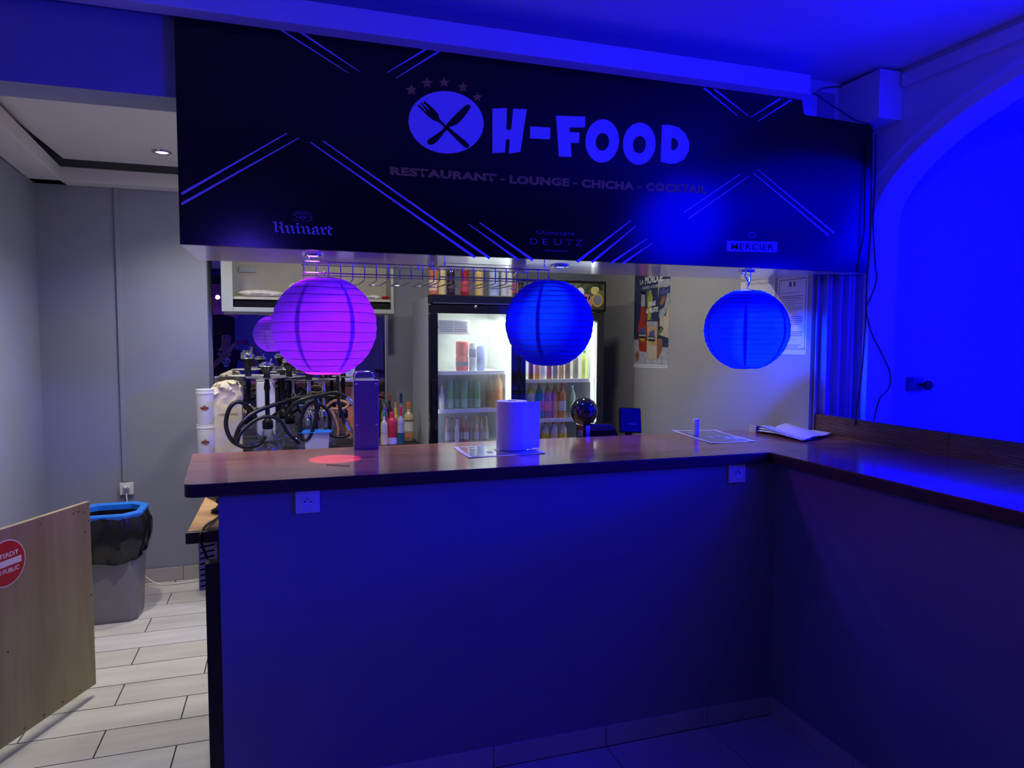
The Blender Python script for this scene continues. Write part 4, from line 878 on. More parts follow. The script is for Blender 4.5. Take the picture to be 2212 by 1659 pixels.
# ---------------------------------------------------------------- things on the bar top
p0 = at(763, 965, 2, ZC); 
t = thing('tap_column', 'tall rectangular steel drinks tap column with four screws, standing on the bar top', 'tap', (0.312, 3.0, ZC))
wd = 0.0515; hh = at(790, 821, 1, 2.975).z-ZC
MB().box(-wd+0.002, wd-0.002, -0.020, 0.045, 0.0, hh-0.004).build('column', M['steel'], t, bevel=0.004)
MB().box(-wd, wd, -0.024, -0.0205, 0.0, hh).build('front_plate', M['panel_steel'], t, bevel=0.0012)
for (sx, sz) in ((-0.040, hh-0.016), (0.042, hh-0.016), (-0.040, 0.105), (0.042, 0.105)):
    o = MB().lathe([(0.0001,0.0025),(0.003,0.0020),(0.0045,0.0)], 14, cap=False).build('screw', M['chrome'], t, smooth=True); o.location = (sx, -0.0242, sz); o.rotation_euler = (PI/2, 0, 0)
hw = 0.043; zt = hh+0.034; rc_ = 0.022
prof = [(-hw, 0.0)]+[(-hw+rc_-rc_*math.cos(R(15*i)), zt-rc_+rc_*math.sin(R(15*i))) for i in range(7)]+[(hw-rc_+rc_*math.sin(R(15*i)), zt-rc_+rc_*math.cos(R(15*i))) for i in range(7)]+[(hw, 0.0)]
mb = MB(); mb.prism([(x, 0.046, z) for x, z in prof], (0, 0.07, 0)); mb.build('rear_housing', M['chrome'], t, smooth=True, bevel=0.005, seg=3)
MB().tube([(wd, 0.02, 0.222), (wd+0.014, 0.02, 0.219), (wd+0.032, 0.02, 0.213)], [0.008, 0.004, 0.0045], 10).build('tap_lever', M['black'], t, smooth=True)
# paper roll with loose end
q = at(1093, 958, 2, ZC); t = thing('paper_roll', 'upright white paper towel roll with its loose sheet hanging to the right', 'paper roll', (0.905, 2.80, ZC+0.0035))
hr = at(1093, 866, 1, 2.80).z-ZC-0.004; r_ = 0.066
MB().lathe([(0.020,hr),(0.020,hr-0.05),(0.019,hr-0.05)], 24, cap=False).build('core', M['kraft'], t, smooth=True)
MB().lathe([(0.0205,hr),(r_,hr),(r_,0.0),(0.0001,0.0)], 48, cap=False).build('roll', M['paper'], t, smooth=True)
vs = []; fs = []
pts = [(r_*1.01*math.cos(a), r_*1.01*math.sin(a)) for a in [R(-140+12*i) for i in range(9)]]
pts += [(r_*0.80+0.010*i, -r_*0.62+0.004*i) for i in range(1, 8)]
for i, (x, y) in enumerate(pts):
    lo = 0.0; hi = hr-0.001 if i > 4 else hr*(0.99-0.0*i)
    cut = max(0, (8-i)/8)**1.0
    vs += [(x, y, lo), (x, y, hr*(1-0.75*cut**2) if i < 8 else hr-0.003)]
for i in range(len(pts)-1): fs.append((2*i, 2*i+2, 2*i+3, 2*i+1))
MB().add(vs, fs).build('loose_sheet', M['paper'], t)
# menu cards
M['menu'] = mat('printed_menu', (0.16, 0.16, 0.22), 0.12, var=0.7, scale=45, coat=0.8)
def card(label, px4, seed, border=True):
    P4 = [at(x, y, 2, ZC+0.0015) for x, y in px4]; o = sum((Vector(p) for p in P4), Vector())/4
    t = thing('menu_card', label, 'menu', (o.x, o.y, ZC+0.0008)); L = [p-o for p in P4]
    n = 8; vs = []; fs = []
    def bl(u, v): return L[0]*(1-u)*(1-v)+L[1]*u*(1-v)+L[2]*u*v+L[3]*(1-u)*v
    for i in range(n+1):
        for j in range(n+1):
            p = bl(i/n, j/n); vs.append((p.x, p.y, 0.0003+0.004*max(0, abs(i/n-0.5)+abs(j/n-0.5)-0.75)*2))
    for i in range(n):
        for j in range(n): fs.append((i*(n+1)+j, (i+1)*(n+1)+j, (i+1)*(n+1)+j+1, i*(n+1)+j+1))
    MB().add(vs, fs).build('card', M['paper'], t)
    vs = []
    for i in range(n+1):
        for j in range(n+1):
            u = 0.05+0.9*i/n; v = 0.06+0.88*j/n; p = bl(u, v); vs.append((p.x, p.y, 0.0010+0.004*max(0, abs(u-0.5)+abs(v-0.5)-0.75)*2))
    MB().add(vs, fs).build('printed_area', M['menu'], t)
    rnd = random.Random(seed)
    for k in range(5):
        u = rnd.uniform(0.15, 0.7); v = rnd.uniform(0.15, 0.8); a = bl(u, v); b = bl(u+0.15, v); c = bl(u+0.15, v+0.06); d = bl(u, v+0.06)
        MB().add([(p.x, p.y, 0.0018) for p in (a, b, c, d)], [(0,1,2,3)]).build('printed_block', M['print_white'], t)
    return t
card('laminated dark menu card with a pale border, lying under the paper roll', [(978,966),(1013,989),(1180,979),(1135,957)], 1)
card('laminated dark menu card with a pale border, lying under the white cylinder', [(1451,930),(1537,958),(1632,953),(1545,929)], 2)
q = at(1508, 943, 2, ZC); t = thing('white_cylinder', 'small white cylindrical container standing on the right menu card', 'container', (q.x, q.y+0.02, ZC+0.0032))
h_ = at(1508, 905, 1, q.y+0.02).z-ZC-0.003
MB().lathe([(0.013,0),(0.0145,0.002),(0.0145,h_*0.75)], 24).build('body', M['white_plastic'], t, smooth=True)
MB().lathe([(0.0152,h_*0.755),(0.0152,h_*0.98),(0.014,h_),(0.0001,h_)], 24, cap=False).build('cap', M['paper'], t, smooth=True)
# crumpled papers
def sheets(label, px4, z, lift, seed):
    P4 = [at(x, y, 2, z) for x, y in px4]; o = sum((Vector(p) for p in P4), Vector())/4
    t = thing('paper_sheets', label, 'papers', (o.x, o.y, z)); L = [p-o for p in P4]; rnd = random.Random(seed)
    for s_ in range(3):
        n = 12; vs = []; fs = []
        for i in range(n+1):
            for j in range(n+1):
                u, v = i/n, j/n; p = L[0]*(1-u)*(1-v)+L[1]*u*(1-v)+L[2]*u*v+L[3]*(1-u)*v; p = p*(1-0.04*s_)
                vs.append((p.x+0.006*s_, p.y-0.006*s_, 0.001+0.0035*s_+lift*(0.35+0.65*(1-v))*abs(math.sin(4.3*u+s_*0.6+2*v))+0.0025*rnd.random()))
        for i in range(n):
            for j in range(n): fs.append((i*(n+1)+j, (i+1)*(n+1)+j, (i+1)*(n+1)+j+1, i*(n+1)+j+1))
        MB().add(vs, fs).build('sheet', M['paper'], t, smooth=True)
sheets('loose pile of creased white papers at the right end of the bar top', [(1624,931),(1700,924),(1794,942),(1732,955)], ZC+0.001, 0.020, 4)
# small holder at the wall
q = at(1626, 930, 2, ZC); t = thing('napkin_holder', 'small low clear-sided holder with a dark interior at the rear of the bar top', 'holder', (2.32, 2.985, ZC))
MB().box(-0.05, 0.05, -0.02, 0.03, 0, 0.004).build('base', M['white_plastic'], t); MB().box(-0.05, -0.044, -0.02, 0.03, 0.0045, 0.034).build('side', M['film'], t); MB().box(0.044, 0.05, -0.02, 0.03, 0.0045, 0.022).build('side', M['film'], t)
MB().box(-0.043, 0.043, -0.015, 0.028, 0.0045, 0.026).build('napkin_stack', M['dark_panel'], t, bevel=0.002)
# toothpick
q = at(705, 1003, 2, ZC+0.002); q2 = at(756, 1006, 2, ZC+0.002)
tag(MB().tube([q, q2], 0.0013, 6).build('toothpick', M['butcher'], None), 'thin wooden stick lying on the bar top below the red light spot', 'stick')
# till tablet
t = thing('till_screen', 'small black point-of-sale screen seen from behind, tilted back', 'screen', (1.655, 3.16, 0.901))
MB().box(-0.05, 0.05, -0.04, 0.06, 0, 0.012).build('foot', M['black'], t, bevel=0.004)
MB().box(-0.018, 0.018, 0.005, 0.025, 0.0125, 0.30).build('stand', M['black'], t, bevel=0.004)
o = MB().box(-0.062, 0.062, -0.010, 0.010, -0.065, 0.065).build('display_case', M['black'], t, bevel=0.006); o.location = (0.0, 0.0, 0.318); o.rotation_euler = (R(-14), R(4), 0)
o = MB().box(-0.025, 0.035, -0.0125, -0.0105, -0.022, -0.018).build('port_cover', M['grey_plastic'], t); o.location = (0.0, 0.0, 0.318); o.rotation_euler = (R(-14), R(4), 0)
# round black machine
t = thing('pod_coffee_machine', 'glossy black machine with a ball-shaped head and curved body behind the bar top', 'machine', (1.30, 3.20, 0.901))
rb = 0.071
a = at(1261, 888, 1, 3.17); o = MB().lathe([(0.0001,-rb),(rb*.38,-rb*.92),(rb*.71,-rb*.71),(rb*.92,-rb*.38),(rb,0),(rb*.92,rb*.38),(rb*.71,rb*.71),(rb*.38,rb*.92),(0.0001,rb)], 32, cap=False).build('ball_head', M['black_gloss'], t, smooth=True); o.location = (a.x-1.30, -0.03, a.z-0.901)
a0, a1 = at(1253, 915, 1, 3.2).x-1.30, at(1328, 915, 1, 3.2).x-1.30; zt = at(1280, 914, 1, 3.2).z-0.901
body = [(a0,0),(a0,zt),(a0+0.035,zt+0.002),(a1-0.05,zt-0.002),(a1-0.02,zt-0.02),(a1,zt-0.06),(a1,0)]
mb = MB(); mb.prism([(x,-0.045,z) for x, z in body], (0,0.10,0)); mb.build('body', M['black_gloss'], t, bevel=0.008, seg=3)
MB().box(a0+0.012, a0+0.034, -0.0475, -0.0455, 0.0, zt-0.006).build('side_trim', M['steel'], t)
MB().box(a0+0.005, a0+0.07, -0.02, 0.03, zt+0.0025, zt+0.02).build('neck', M['black_gloss'], t, bevel=0.006)
# black lamp or bowl on the low worktop, with cable
t = thing('black_dish_lamp', 'glossy black dish-shaped object on the oiled wood worktop at the left end of the bar', 'lamp', (-0.275, 3.13, 0.901))
MB().lathe([(0.045,0),(0.048,0.006),(0.030,0.014),(0.018,0.028),(0.030,0.040),(0.062,0.062),(0.064,0.066),(0.058,0.064),(0.020,0.044),(0.0001,0.042)], 32, cap=False).build('dish', M['black_gloss'], t, smooth=True)
tag(MB().tube(spline([(-0.262,3.07,0.907),(-0.29,2.95,0.907),(-0.315,2.84,0.909),(-0.325,2.785,0.88),(-0.30,2.775,0.80),(-0.27,2.72,0.77)],5), 0.005, 8).build('power_cable', M['rubber'], None, smooth=True), 'black cable draped over the edge of the oiled wood worktop', 'cable')

# ---------------------------------------------------------------- sockets on the counter front
def socket(label, x, z, y=2.44, s=0.081, plug=False):
    t = thing('wall_socket', label, 'socket', (x, y-0.001, z), 0)
    MB().box(-s/2, s/2, -0.009, 0, -s/2, s/2).build('plate', M['white_plastic'], t, bevel=0.003)
    MB().box(-s*0.34, s*0.34, -0.0105, -0.0092, -s*0.34, s*0.34).build('insert', M['white_plastic'], t, bevel=0.001)
    o = MB().lathe([(0.0001,0.001),(0.0175,0.001),(0.0190,0.002),(0.0195,0.0)], 28, cap=False).build('recess', M['trim_white'], t, smooth=True); o.location = (0, -0.0108, 0); o.rotation_euler = (PI/2, 0, 0)
    for dx, dz in ((-0.0095, 0), (0.0095, 0)):
        o = MB().lathe([(0.0001,0.0005),(0.0028,0.0005),(0.0028,0)], 12, cap=False).build('pin_hole', M['black'], t); o.location = (dx, -0.0119, dz); o.rotation_euler = (PI/2, 0, 0)
    o = MB().tube([(0,0,0),(0,0,0.006)], 0.0024, 10).build('earth_pin', M['grey_plastic'], t); o.location = (0, -0.0112, 0.010); o.rotation_euler = (PI/2, 0, 0)
    return t
socket('square white wall socket on the bar front near its left end', 0.055, 1.0755)
socket('square white wall socket on the bar front near the inner corner', 1.777, 1.0755)
ws = socket('white wall socket with a plug in it, low on the rear wall above the bin', -1.022, 0.645, 5.045)
MB().lathe([(0.019,0),(0.017,0.03),(0.008,0.045),(0.0001,0.045)], 16).build('plug', M['white_plastic'], ws, smooth=True)
pl_ = [o for o in ws.children if o.name.startswith('plug')][0]; pl_.location = (0.0, -0.012, -0.002); pl_.rotation_euler = (R(60), 0, 0)
tag(MB().tube(spline([(-1.020,5.01,0.62),(-1.012,4.995,0.55),(-1.0,4.99,0.42),(-0.99,4.99,0.25),(-0.93,4.99,0.08),(-0.84,4.97,0.012),(-0.72,4.96,0.006),(-0.58,4.97,0.006),(-0.50,4.90,0.006)],6), 0.004, 8).build('power_cable', M['white_plastic'], None, smooth=True), 'thin white cable running from the low wall socket down along the floor', 'cable')

# ---------------------------------------------------------------- bin and swing board
bx, by = -1.005, 4.50
t = thing('waste_bin', 'grey waste bin with a black bag and bright blue rim, beside the plywood gate', 'bin', (bx, by, 0.001))
def oct_(hx, hy, c, z): return [(-hx+c,-hy,z),(hx-c,-hy,z),(hx,-hy+c,z),(hx,hy-c,z),(hx-c,hy,z),(-hx+c,hy,z),(-hx,hy-c,z),(-hx,-hy+c,z)]
def loft(mb, rings, cap0=True, cap1=True):
    n = len(rings[0]); vs = [v for r_ in rings for v in r_]; fs = []
    for k in range(len(rings)-1):
        for i in range(n): fs.append((k*n+i, k*n+(i+1) % n, (k+1)*n+(i+1) % n, (k+1)*n+i))
    if cap0: fs.append(tuple(range(n-1, -1, -1)))
    if cap1: fs.append(tuple((len(rings)-1)*n+i for i in range(n)))
    return mb.add(vs, fs)
loft(MB(), [oct_(.145,.125,.035,0), oct_(.15,.13,.038,.02), oct_(.175,.155,.045,.57)], True, False).build('tub', M['grey_plastic'], t, bevel=0.004)
rim = loft(MB(), [oct_(.150,.130,.06,.60), oct_(.185,.165,.075,.60), oct_(.192,.172,.078,.625), oct_(.186,.166,.075,.638), oct_(.150,.130,.06,.632), oct_(.150,.130,.06,.60)], False, False); rim.build('rim', M['blue_plastic'], t, bevel=0.003)
rnd = random.Random(5); rings = []
n = 48
def sup(a, r_, sq=0.28): 
    c, s_ = math.cos(a), math.sin(a); k = (abs(c)**2.8+abs(s_)**2.8)**(-1/2.8); return (c*k*r_, s_*k*r_*0.9)
for i in range(13):
    v = i/12; z = 0.615-0.235*v; bulge = 0.190+0.022*math.sin(PI*min(v*1.1, 1))+0.004*v
    ring_ = []
    for j in range(n):
        a = 2*PI*j/n; w_ = bulge*(1+0.035*math.sin(11*a+3*v)+0.02*math.sin(23*a-5*v)+rnd.uniform(-.008, .008)); x, y = sup(a, w_)
        ring_.append((x, y, z+0.028*math.sin(2*a+1.0)*v+rnd.uniform(-.003, .003)))
    rings.append(ring_)
loft(MB(), rings, False, False).build('bin_bag', M['bag_black'], t, smooth=True)
loft(MB(), [oct_(.146,.126,.055,.598), oct_(.14,.12,.05,.25)][::-1], True, False).build('bag_lining', M['bag_black'], t)

bdir = Vector((math.sin(R(24.9)), math.cos(R(24.9)), 0)); bn = Vector((bdir.y, -bdir.x, 0))
pe = at(208, 1477, 2, 0.055); top_z = 0.0
zt_ = None
d_ = (pe-Vector((0,0,0))).length
tp_ = at(193, 1083, 1, pe.y); zt_ = tp_.z
pg = thing('plywood_gate', 'varnished plywood swing gate with a red no-entry sticker, standing open at the left', 'gate', (pe.x, pe.y, 0.055))
def G(s_, z, off=0.0): v = -bdir*s_+bn*off; return (v.x, v.y, z)
HB = zt_-0.055; LB = 1.02
mb = MB(); mb.prism([G(0,0,0), G(LB,0,0), G(LB,HB,0), G(0,HB,0)], tuple(-bn*0.022)); mb.build('board', M['ply'], pg, bevel=0.0015)
for s_, z in ((0.012,HB-0.012),(0.035,HB-0.04),(0.07,HB-0.03),(0.013,HB-0.085),(0.035,HB-0.13),(0.10,0.02),(0.20,0.02),(0.30,0.02),(0.40,0.02),(0.10,HB-0.03),(0.013,0.42),(0.46,0.36),(0.28,HB-0.03)):
    n_ = 8; c_ = Vector(G(s_, z, 0.0006)); mb = MB(); mb.prism([c_-bdir*0.0035*math.cos(2*PI*i/n_)+Vector((0,0,0.0035*math.sin(2*PI*i/n_))) for i in range(n_)], tuple(bn*0.0006)); mb.build('screw', M['chrome'] if z > HB-0.1 else M['black'], pg)
# sticker, placed from the photograph: right edge (57,1215), top (22,1163), bottom (8,1271)
def on_board(px, py):
    d = CF*FPX+CR*(px-1106)-CU*(py-829.5); o = Vector((0,0,CH)); P0 = Vector((pe.x, pe.y, 0)); k = (P0-Vector((0,0,0))).dot(bn)/d.dot(bn); return o+d*k
pr_ = on_board(55, 1210); ptp = on_board(23, 1163); pbt = on_board(5, 1271)
sr = (ptp.z-pbt.z)/2; zc_ = (ptp.z+pbt.z)/2
ctr = Vector((pr_.x, pr_.y, zc_))-bdir*sr
cs = (Vector((pe.x, pe.y, 0))-Vector((ctr.x, ctr.y, 0))).dot(bdir); zc0 = zc_-0.055
def sdisc(name, r_, mt, off):
    n_ = 48; mb = MB(); mb.prism([G(cs+r_*math.cos(2*PI*i/n_), zc0+r_*math.sin(2*PI*i/n_), off) for i in range(n_)], tuple(bn*0.0004)); return mb.build(name, mt, pg)
sdisc('sticker_border', sr, M['paper'], 0.0004); sdisc('sticker', sr*0.955, M['red'], 0.0009)
mb = MB(); mb.prism([G(cs+sr*.78, zc0-sr*.14, .0014), G(cs-sr*.78, zc0-sr*.14, .0014), G(cs-sr*.78, zc0+sr*.14, .0014), G(cs+sr*.78, zc0+sr*.14, .0014)], tuple(bn*0.0003)); mb.build('sticker_bar', M['paper'], pg)
text_mesh('lettering', 'INTERDIT', M['paper'], pg, G(cs+sr*.64, zc0+sr*.24, .0016), bdir, (0,0,1), sr*1.28, sr*.20, 0.02)
text_mesh('lettering', 'AU PUBLIC', M['paper'], pg, G(cs+sr*.64, zc0-sr*.44, .0016), bdir, (0,0,1), sr*1.28, sr*.20, 0.02)

# ---------------------------------------------------------------- posters on the right wall
XW = 2.52
def wall_thing(name, label, cat, y0, y1, z0, z1): return thing(name, label, cat, (XW-0.0005, (y0+y1)/2, z0))
def wp(t, poly, d=0.0006, th=0.0005):   # poly in (distance from the far edge towards the viewer, z)
    mb = MB(); mb.prism([(-d, y, z) for y, z in poly], (-th, 0, 0)); return mb
def poster_coords(tl, tr, br, bl):
    """map picture pixels to the wall plane"""
    return None
def wq(px, py): p = at(px, py, 0, XW); return p
def wflat(t, name, px, mt, d):
    P_ = [wq(*p) for p in px]; mb = MB(); mb.prism([(XW-d-t.location.x, p.y-t.location.y, p.z-t.location.z) for p in P_], (-0.0004, 0, 0)); return mb.build(name, mt, t)
c = wq(1369, 793); t = thing('cider_poster', 'tall narrow dark blue drinks poster with a red bottle and a filled glass', 'poster', (XW-0.0005, c.y, c.z))
Z8 = lambda x, y: (1340+x/7.543, 590+y/7.543)
def w8(name, pts, mt, d): return wflat(t, name, [Z8(*p) for p in pts], mt, d)
navy = mat('poster_navy', (0.035, 0.05, 0.12), .4, var=.35, scale=20); pale = mat('poster_pale', (0.42,0.44,0.46), .4, var=.25, scale=30); cream = mat('poster_cream', (0.55,0.50,0.36), .4, var=.1); prd = mat('poster_red', (0.42,0.05,0.025), .4, var=.35, scale=15); pgl = mat('poster_amber', (0.60,0.38,0.22), .4, var=.3, scale=25); teal = mat('poster_teal', (0.09,0.20,0.24), .4, var=.3); pbl = mat('poster_blue', (0.08,0.11,0.30), .4, var=.2); ptan = mat('poster_tan', (0.35,0.14,0.07), .4, var=.3); pyl = mat('poster_yellow', (0.42,0.46,0.06), .4, var=.3)
w8('sheet', [(215,1535),(770,1555),(822,0),(240,-10)], navy, 0.0008)
w8('print', [(215,1480),(785,1500),(790,1215),(690,1205),(640,1120),(225,1080)], pale, 0.0014)
w8('print', [(620,1000),(792,1060),(815,470),(790,510),(740,700),(650,680),(640,860),(700,880),(640,960)], cream, 0.0014)
w8('print', [(630,720),(700,720),(745,640),(800,480),(815,320),(770,330),(720,560),(640,600)], pale, 0.0015)
w8('print', [(620,100),(820,90),(815,200),(760,230),(700,220),(640,240),(620,400)], pale, 0.0015)
w8('print', [(650,340),(670,240),(720,235),(735,285),(800,240),(800,310),(760,350),(745,400),(720,330),(690,355)], pbl, 0.002)
w8('print', [(640,520),(680,400),(740,340),(740,430),(700,520)], ptan, 0.002)
w8('print', [(450,420),(480,280),(500,270),(530,400),(520,520),(500,760),(440,770)], pyl, 0.0014)
w8('print', [(430,300),(470,280),(480,420),(430,560)], teal, 0.0013)
w8('bottle_print', [(345,305),(408,312),(404,540),(430,760),(432,1200),(430,1290),(310,1270),(292,900),(300,820),(330,720),(345,540)], prd, 0.0018)
w8('print', [(350,345),(404,350),(408,535),(342,548)], pale, 0.0022); w8('print', [(345,300),(410,305),(410,350),(345,342)], M['black'], 0.0023)
w8('glass_print', [(435,785),(615,790),(588,1410),(452,1400)], pgl, 0.0018); w8('print', [(440,785),(612,792),(600,880),(520,860),(445,850)], pale, 0.0022)
w8('print', [(455,1180),(595,1190),(588,1395),(455,1385)], cream, 0.0021)
for (x_, y_) in ((365, 1020), (517, 1070)):
    w8('badge_print', [(x_-52,y_-30),(x_-30,y_-110),(x_+40,y_-150),(x_+45,y_-30)], pbl, 0.0024)
    w8('badge_print', [(x_-58,y_-38),(x_+58,y_-32),(x_+55,y_+40),(x_-55,y_+34)], M['black'], 0.0028)
    w8('badge_print', [(x_-40,y_+40),(x_+40,y_+44),(x_+10,y_+100),(x_-30,y_+80)], pyl, 0.0026)
w8('print', [(600,1085),(660,1060),(685,1090),(690,1240),(620,1400),(600,1400)], ptan, 0.002)
w8('print', [(245,1340),(262,1285),(300,1270),(312,1330),(300,1420),(265,1440)], ptan, 0.0026)
w8('print', [(620,1030),(625,960),(660,890),(715,895),(680,960)], mat('poster_leaf', (0.10,0.22,0.06), .4, var=.3), 0.0022)
w8('footer', [(215,1535),(768,1553),(782,1500),(217,1480)], M['paper'], 0.0018)
def wtext(t, name, body, p0, p1, p2, mt, off=0.0, d=0.003):
    a, b, c_ = wq(*p0), wq(*p1), wq(*p2); ux = (b-a); L_ = ux.length; ux.normalize()
    return text_mesh(name, body, mt, t, (XW-d-t.location.x, a.y-t.location.y, a.z-t.location.z), ux, (0,0,1), L_, (c_.z-a.z), off)
wtext(t, 'lettering', 'LA', Z8(330,188), Z8(385,172), Z8(330,118), M['paper'], 0.01)
wtext(t, 'lettering', 'MORDUE', Z8(410,185), Z8(695,128), Z8(410,60), M['paper'], 0.025)
wtext(t, 'lettering', 'HARD CIDER', Z8(368,268), Z8(640,222), Z8(368,226), M['paper'], 0.0)
wtext(t, 'lettering', 'FRAIS', Z8(465,555), Z8(580,525), Z8(465,475), M['paper'], 0.04)
wtext(t, 'lettering', '& FRUITE', Z8(428,662), Z8(620,625), Z8(428,585), M['paper'], 0.04)
wtext(t, 'lettering', 'MORDUE', Z8(312,1030), Z8(422,1034), Z8(312,995), M['paper'], 0.02, 0.0036)
wtext(t, 'lettering', 'MORDUE', Z8(467,1078), Z8(568,1082), Z8(467,1045), M['paper'], 0.02, 0.0036)
wtext(t, 'lettering', 'L ABUS D ALCOOL EST DANGEREUX POUR LA SANTE', Z8(230,1516), Z8(765,1532), Z8(230,1496), M['grey_plastic'], 0.0, 0.003)
# official notice
Z9 = lambda x, y: (1660+x/8.3, 580+y/8.3)
a = wq(*Z9(140, 1490)); nt_ = thing('wall_notice', 'large bordered official notice with a small tricolour emblem, at the right end of the wall', 'notice', (XW-0.0005, a.y, a.z))
YA, YB, ZT, ZB_ = 3.135, 2.905, 1.963, 1.556
def nrect(name, ya, yb, za, zb, mt, d):
    mb = MB(); mb.prism([(-d, ya-nt_.location.y, za-nt_.location.z), (-d, yb-nt_.location.y, za-nt_.location.z), (-d, yb-nt_.location.y, zb-nt_.location.z), (-d, ya-nt_.location.y, zb-nt_.location.z)], (-0.0004, 0, 0)); return mb.build(name, mt, nt_)
nrect('sheet', YA, YB, ZB_, ZT, M['paper'], 0.0008)
for (ya, yb, za, zb) in ((YA-.012, YB+.012, ZT-.016, ZT-.0135), (YA-.012, YB+.012, ZB_+.028, ZB_+.0305), (YA-.012, YA-.0145, ZB_+.028, ZT-.014), (YB+.0145, YB+.012, ZB_+.028, ZT-.014)): nrect('border_line', ya, yb, za, zb, M['black'], 0.0014)
ym = (YA+YB)/2
nrect('emblem', ym+.024, ym+.007, ZT-.052, ZT-.026, liq((.02,.03,.25), .5), 0.0014); nrect('emblem', ym-.009, ym-.022, ZT-.052, ZT-.026, M['red'], 0.0014)
rnd = random.Random(9); zz = ZT-.075
blocks = [(1, .8), (0,0), (1.4, .95), (1.4, .85), (.8, .95), (.8, .6), (.8, .95), (.8, .6), (.9, .95), (.9, .9), (.6, .5), (0,0), (0,0), (1.6, .95), (1.6, .95), (1.6, .95), (1.6, .95), (1.2, .8), (.7, .6), (0,0), (0,0), (1.5, .95), (1.5, .95), (1.5, .95), (1.2, .5), (.7, .7), (0,0), (0,0), (1.2, .95), (1.2, .8), (.7, .7), (0,0), (.9, .8)]
for th_, wl in blocks:
    zz -= 0.0098
    if th_ and zz > ZB_+.035:
        x_ = YA-.024; end = YA-.024-(YA-YB-.048)*wl
        while x_ > end:
            l_ = rnd.uniform(.012, .03); nrect('text_line', x_, max(x_-l_, end), zz, zz+.0028*th_, M['grey_plastic'], 0.0014); x_ -= l_+.004
wtext(nt_, 'lettering', 'AFFICHAGE', Z9(575,1452), Z9(668,1448), Z9(575,1438), M['black'], 0.0)
em = thing('wall_notice', 'white emergency numbers notice partly hidden behind the right lantern', 'notice', (XW-0.0005, wq(1612,640).y, 1.80))
mb = MB(); e0, e1 = wq(1600,640).y, wq(1674,640).y; mb.prism([(-.0008, e0-em.location.y, -.10), (-.0008, e1-em.location.y, -.10), (-.0008, e1-em.location.y, .165), (-.0008, e0-em.location.y, .165)], (-.0004,0,0)); mb.build('sheet', M['paper'], em)
wtext(em, 'lettering', "NUMEROS D'APPEL D'URGENCE", (1612,617), (1671,613), (1612,611), M['grey_plastic'], 0.0, 0.002)
# ---------------------------------------------------------------- curtain, cables and call point on the right
n = 120; vs = []; fs = []
for i in range(n+1):
    x = 2.535+(2.795-2.535)*i/n; y = 2.852+0.020*max(-0.7, min(0.7, 1.6*math.sin(i*0.19)))+0.006*math.sin(i*0.5+1)
    for z in (1.0, 1.4, 1.958 if x > 2.50 else 1.95): vs.append((x, y+0.004*math.sin(i*0.33+z*3), z))
for i in range(n):
    for k in range(2): fs.append((3*i+k, 3*i+3+k, 3*i+4+k, 3*i+1+k))
cu = MB().add(vs, fs).build('curtain', M['curtain'], None, smooth=True); tag(cu, 'narrow pale pleated curtain hanging between the wall end and the arch', 'curtain')
sd = cu.modifiers.new('t', 'SOLIDIFY'); sd.thickness = 0.002
def cable(label, pts, r_=0.0035):
    tag(MB().tube(spline(pts, 6), r_, 8).build('power_cable', M['rubber'], None, smooth=True), label, 'cable')
YK = 2.66
def kp(x, y, Y=YK): return at(x, y, 1, Y)
cable('black cable hanging straight down from the right end of the sign to the ribbed upstand', [kp(1884,300,2.68),kp(1882,420,2.68),kp(1880,500,2.68),kp(1873,600,2.66),kp(1869,700,2.64),kp(1862,800,2.62),kp(1852,880,2.60),kp(1847,918,2.585)])
cable('black cable bowing out to the right of the straight one beside the arch', [kp(1892,290,2.66),kp(1891,380,2.66),kp(1886,470,2.66),kp(1890,560,2.65),kp(1893,605,2.64),kp(1880,645,2.63),kp(1871,668,2.63),kp(1883,720,2.62),kp(1905,765,2.60),kp(1922,805,2.58),kp(1920,838,2.57),kp(1902,858,2.56),kp(1893,885,2.56),kp(1885,922,2.55)])
cable('black cable slanting from the pelmet end across to the sign corner', [kp(1757,200,2.62),kp(1800,229,2.63),kp(1845,258,2.65),kp(1876,268,2.66),kp(1888,285,2.66)])
tag(MB().tube(spline([kp(1757,205,2.66),kp(1780,190,2.86),kp(1826,187,2.87)],4), .003, 6).build('power_cable', M['rubber'], None), 'thin dark cable along the top of the wall behind the pelmet end', 'cable')
q = at(1968, 829, 1, 3.10); t = thing('door_holder', 'grey square wall-mounted fitting with a round black knob on the blue wall', 'fitting', (q.x, 3.10, q.z))
MB().box(-0.042, 0.042, -0.055, -0.0005, -0.042, 0.042).build('housing', M['grey_plastic'], t, bevel=0.008, seg=3)
o = MB().lathe([(0.010,0),(0.010,0.03),(0.026,0.034),(0.030,0.045),(0.026,0.058),(0.0001,0.062)], 24).build('knob', M['black'], t, smooth=True); o.location = (0.012, -0.0552, -0.003); o.rotation_euler = (PI/2, 0, 0)

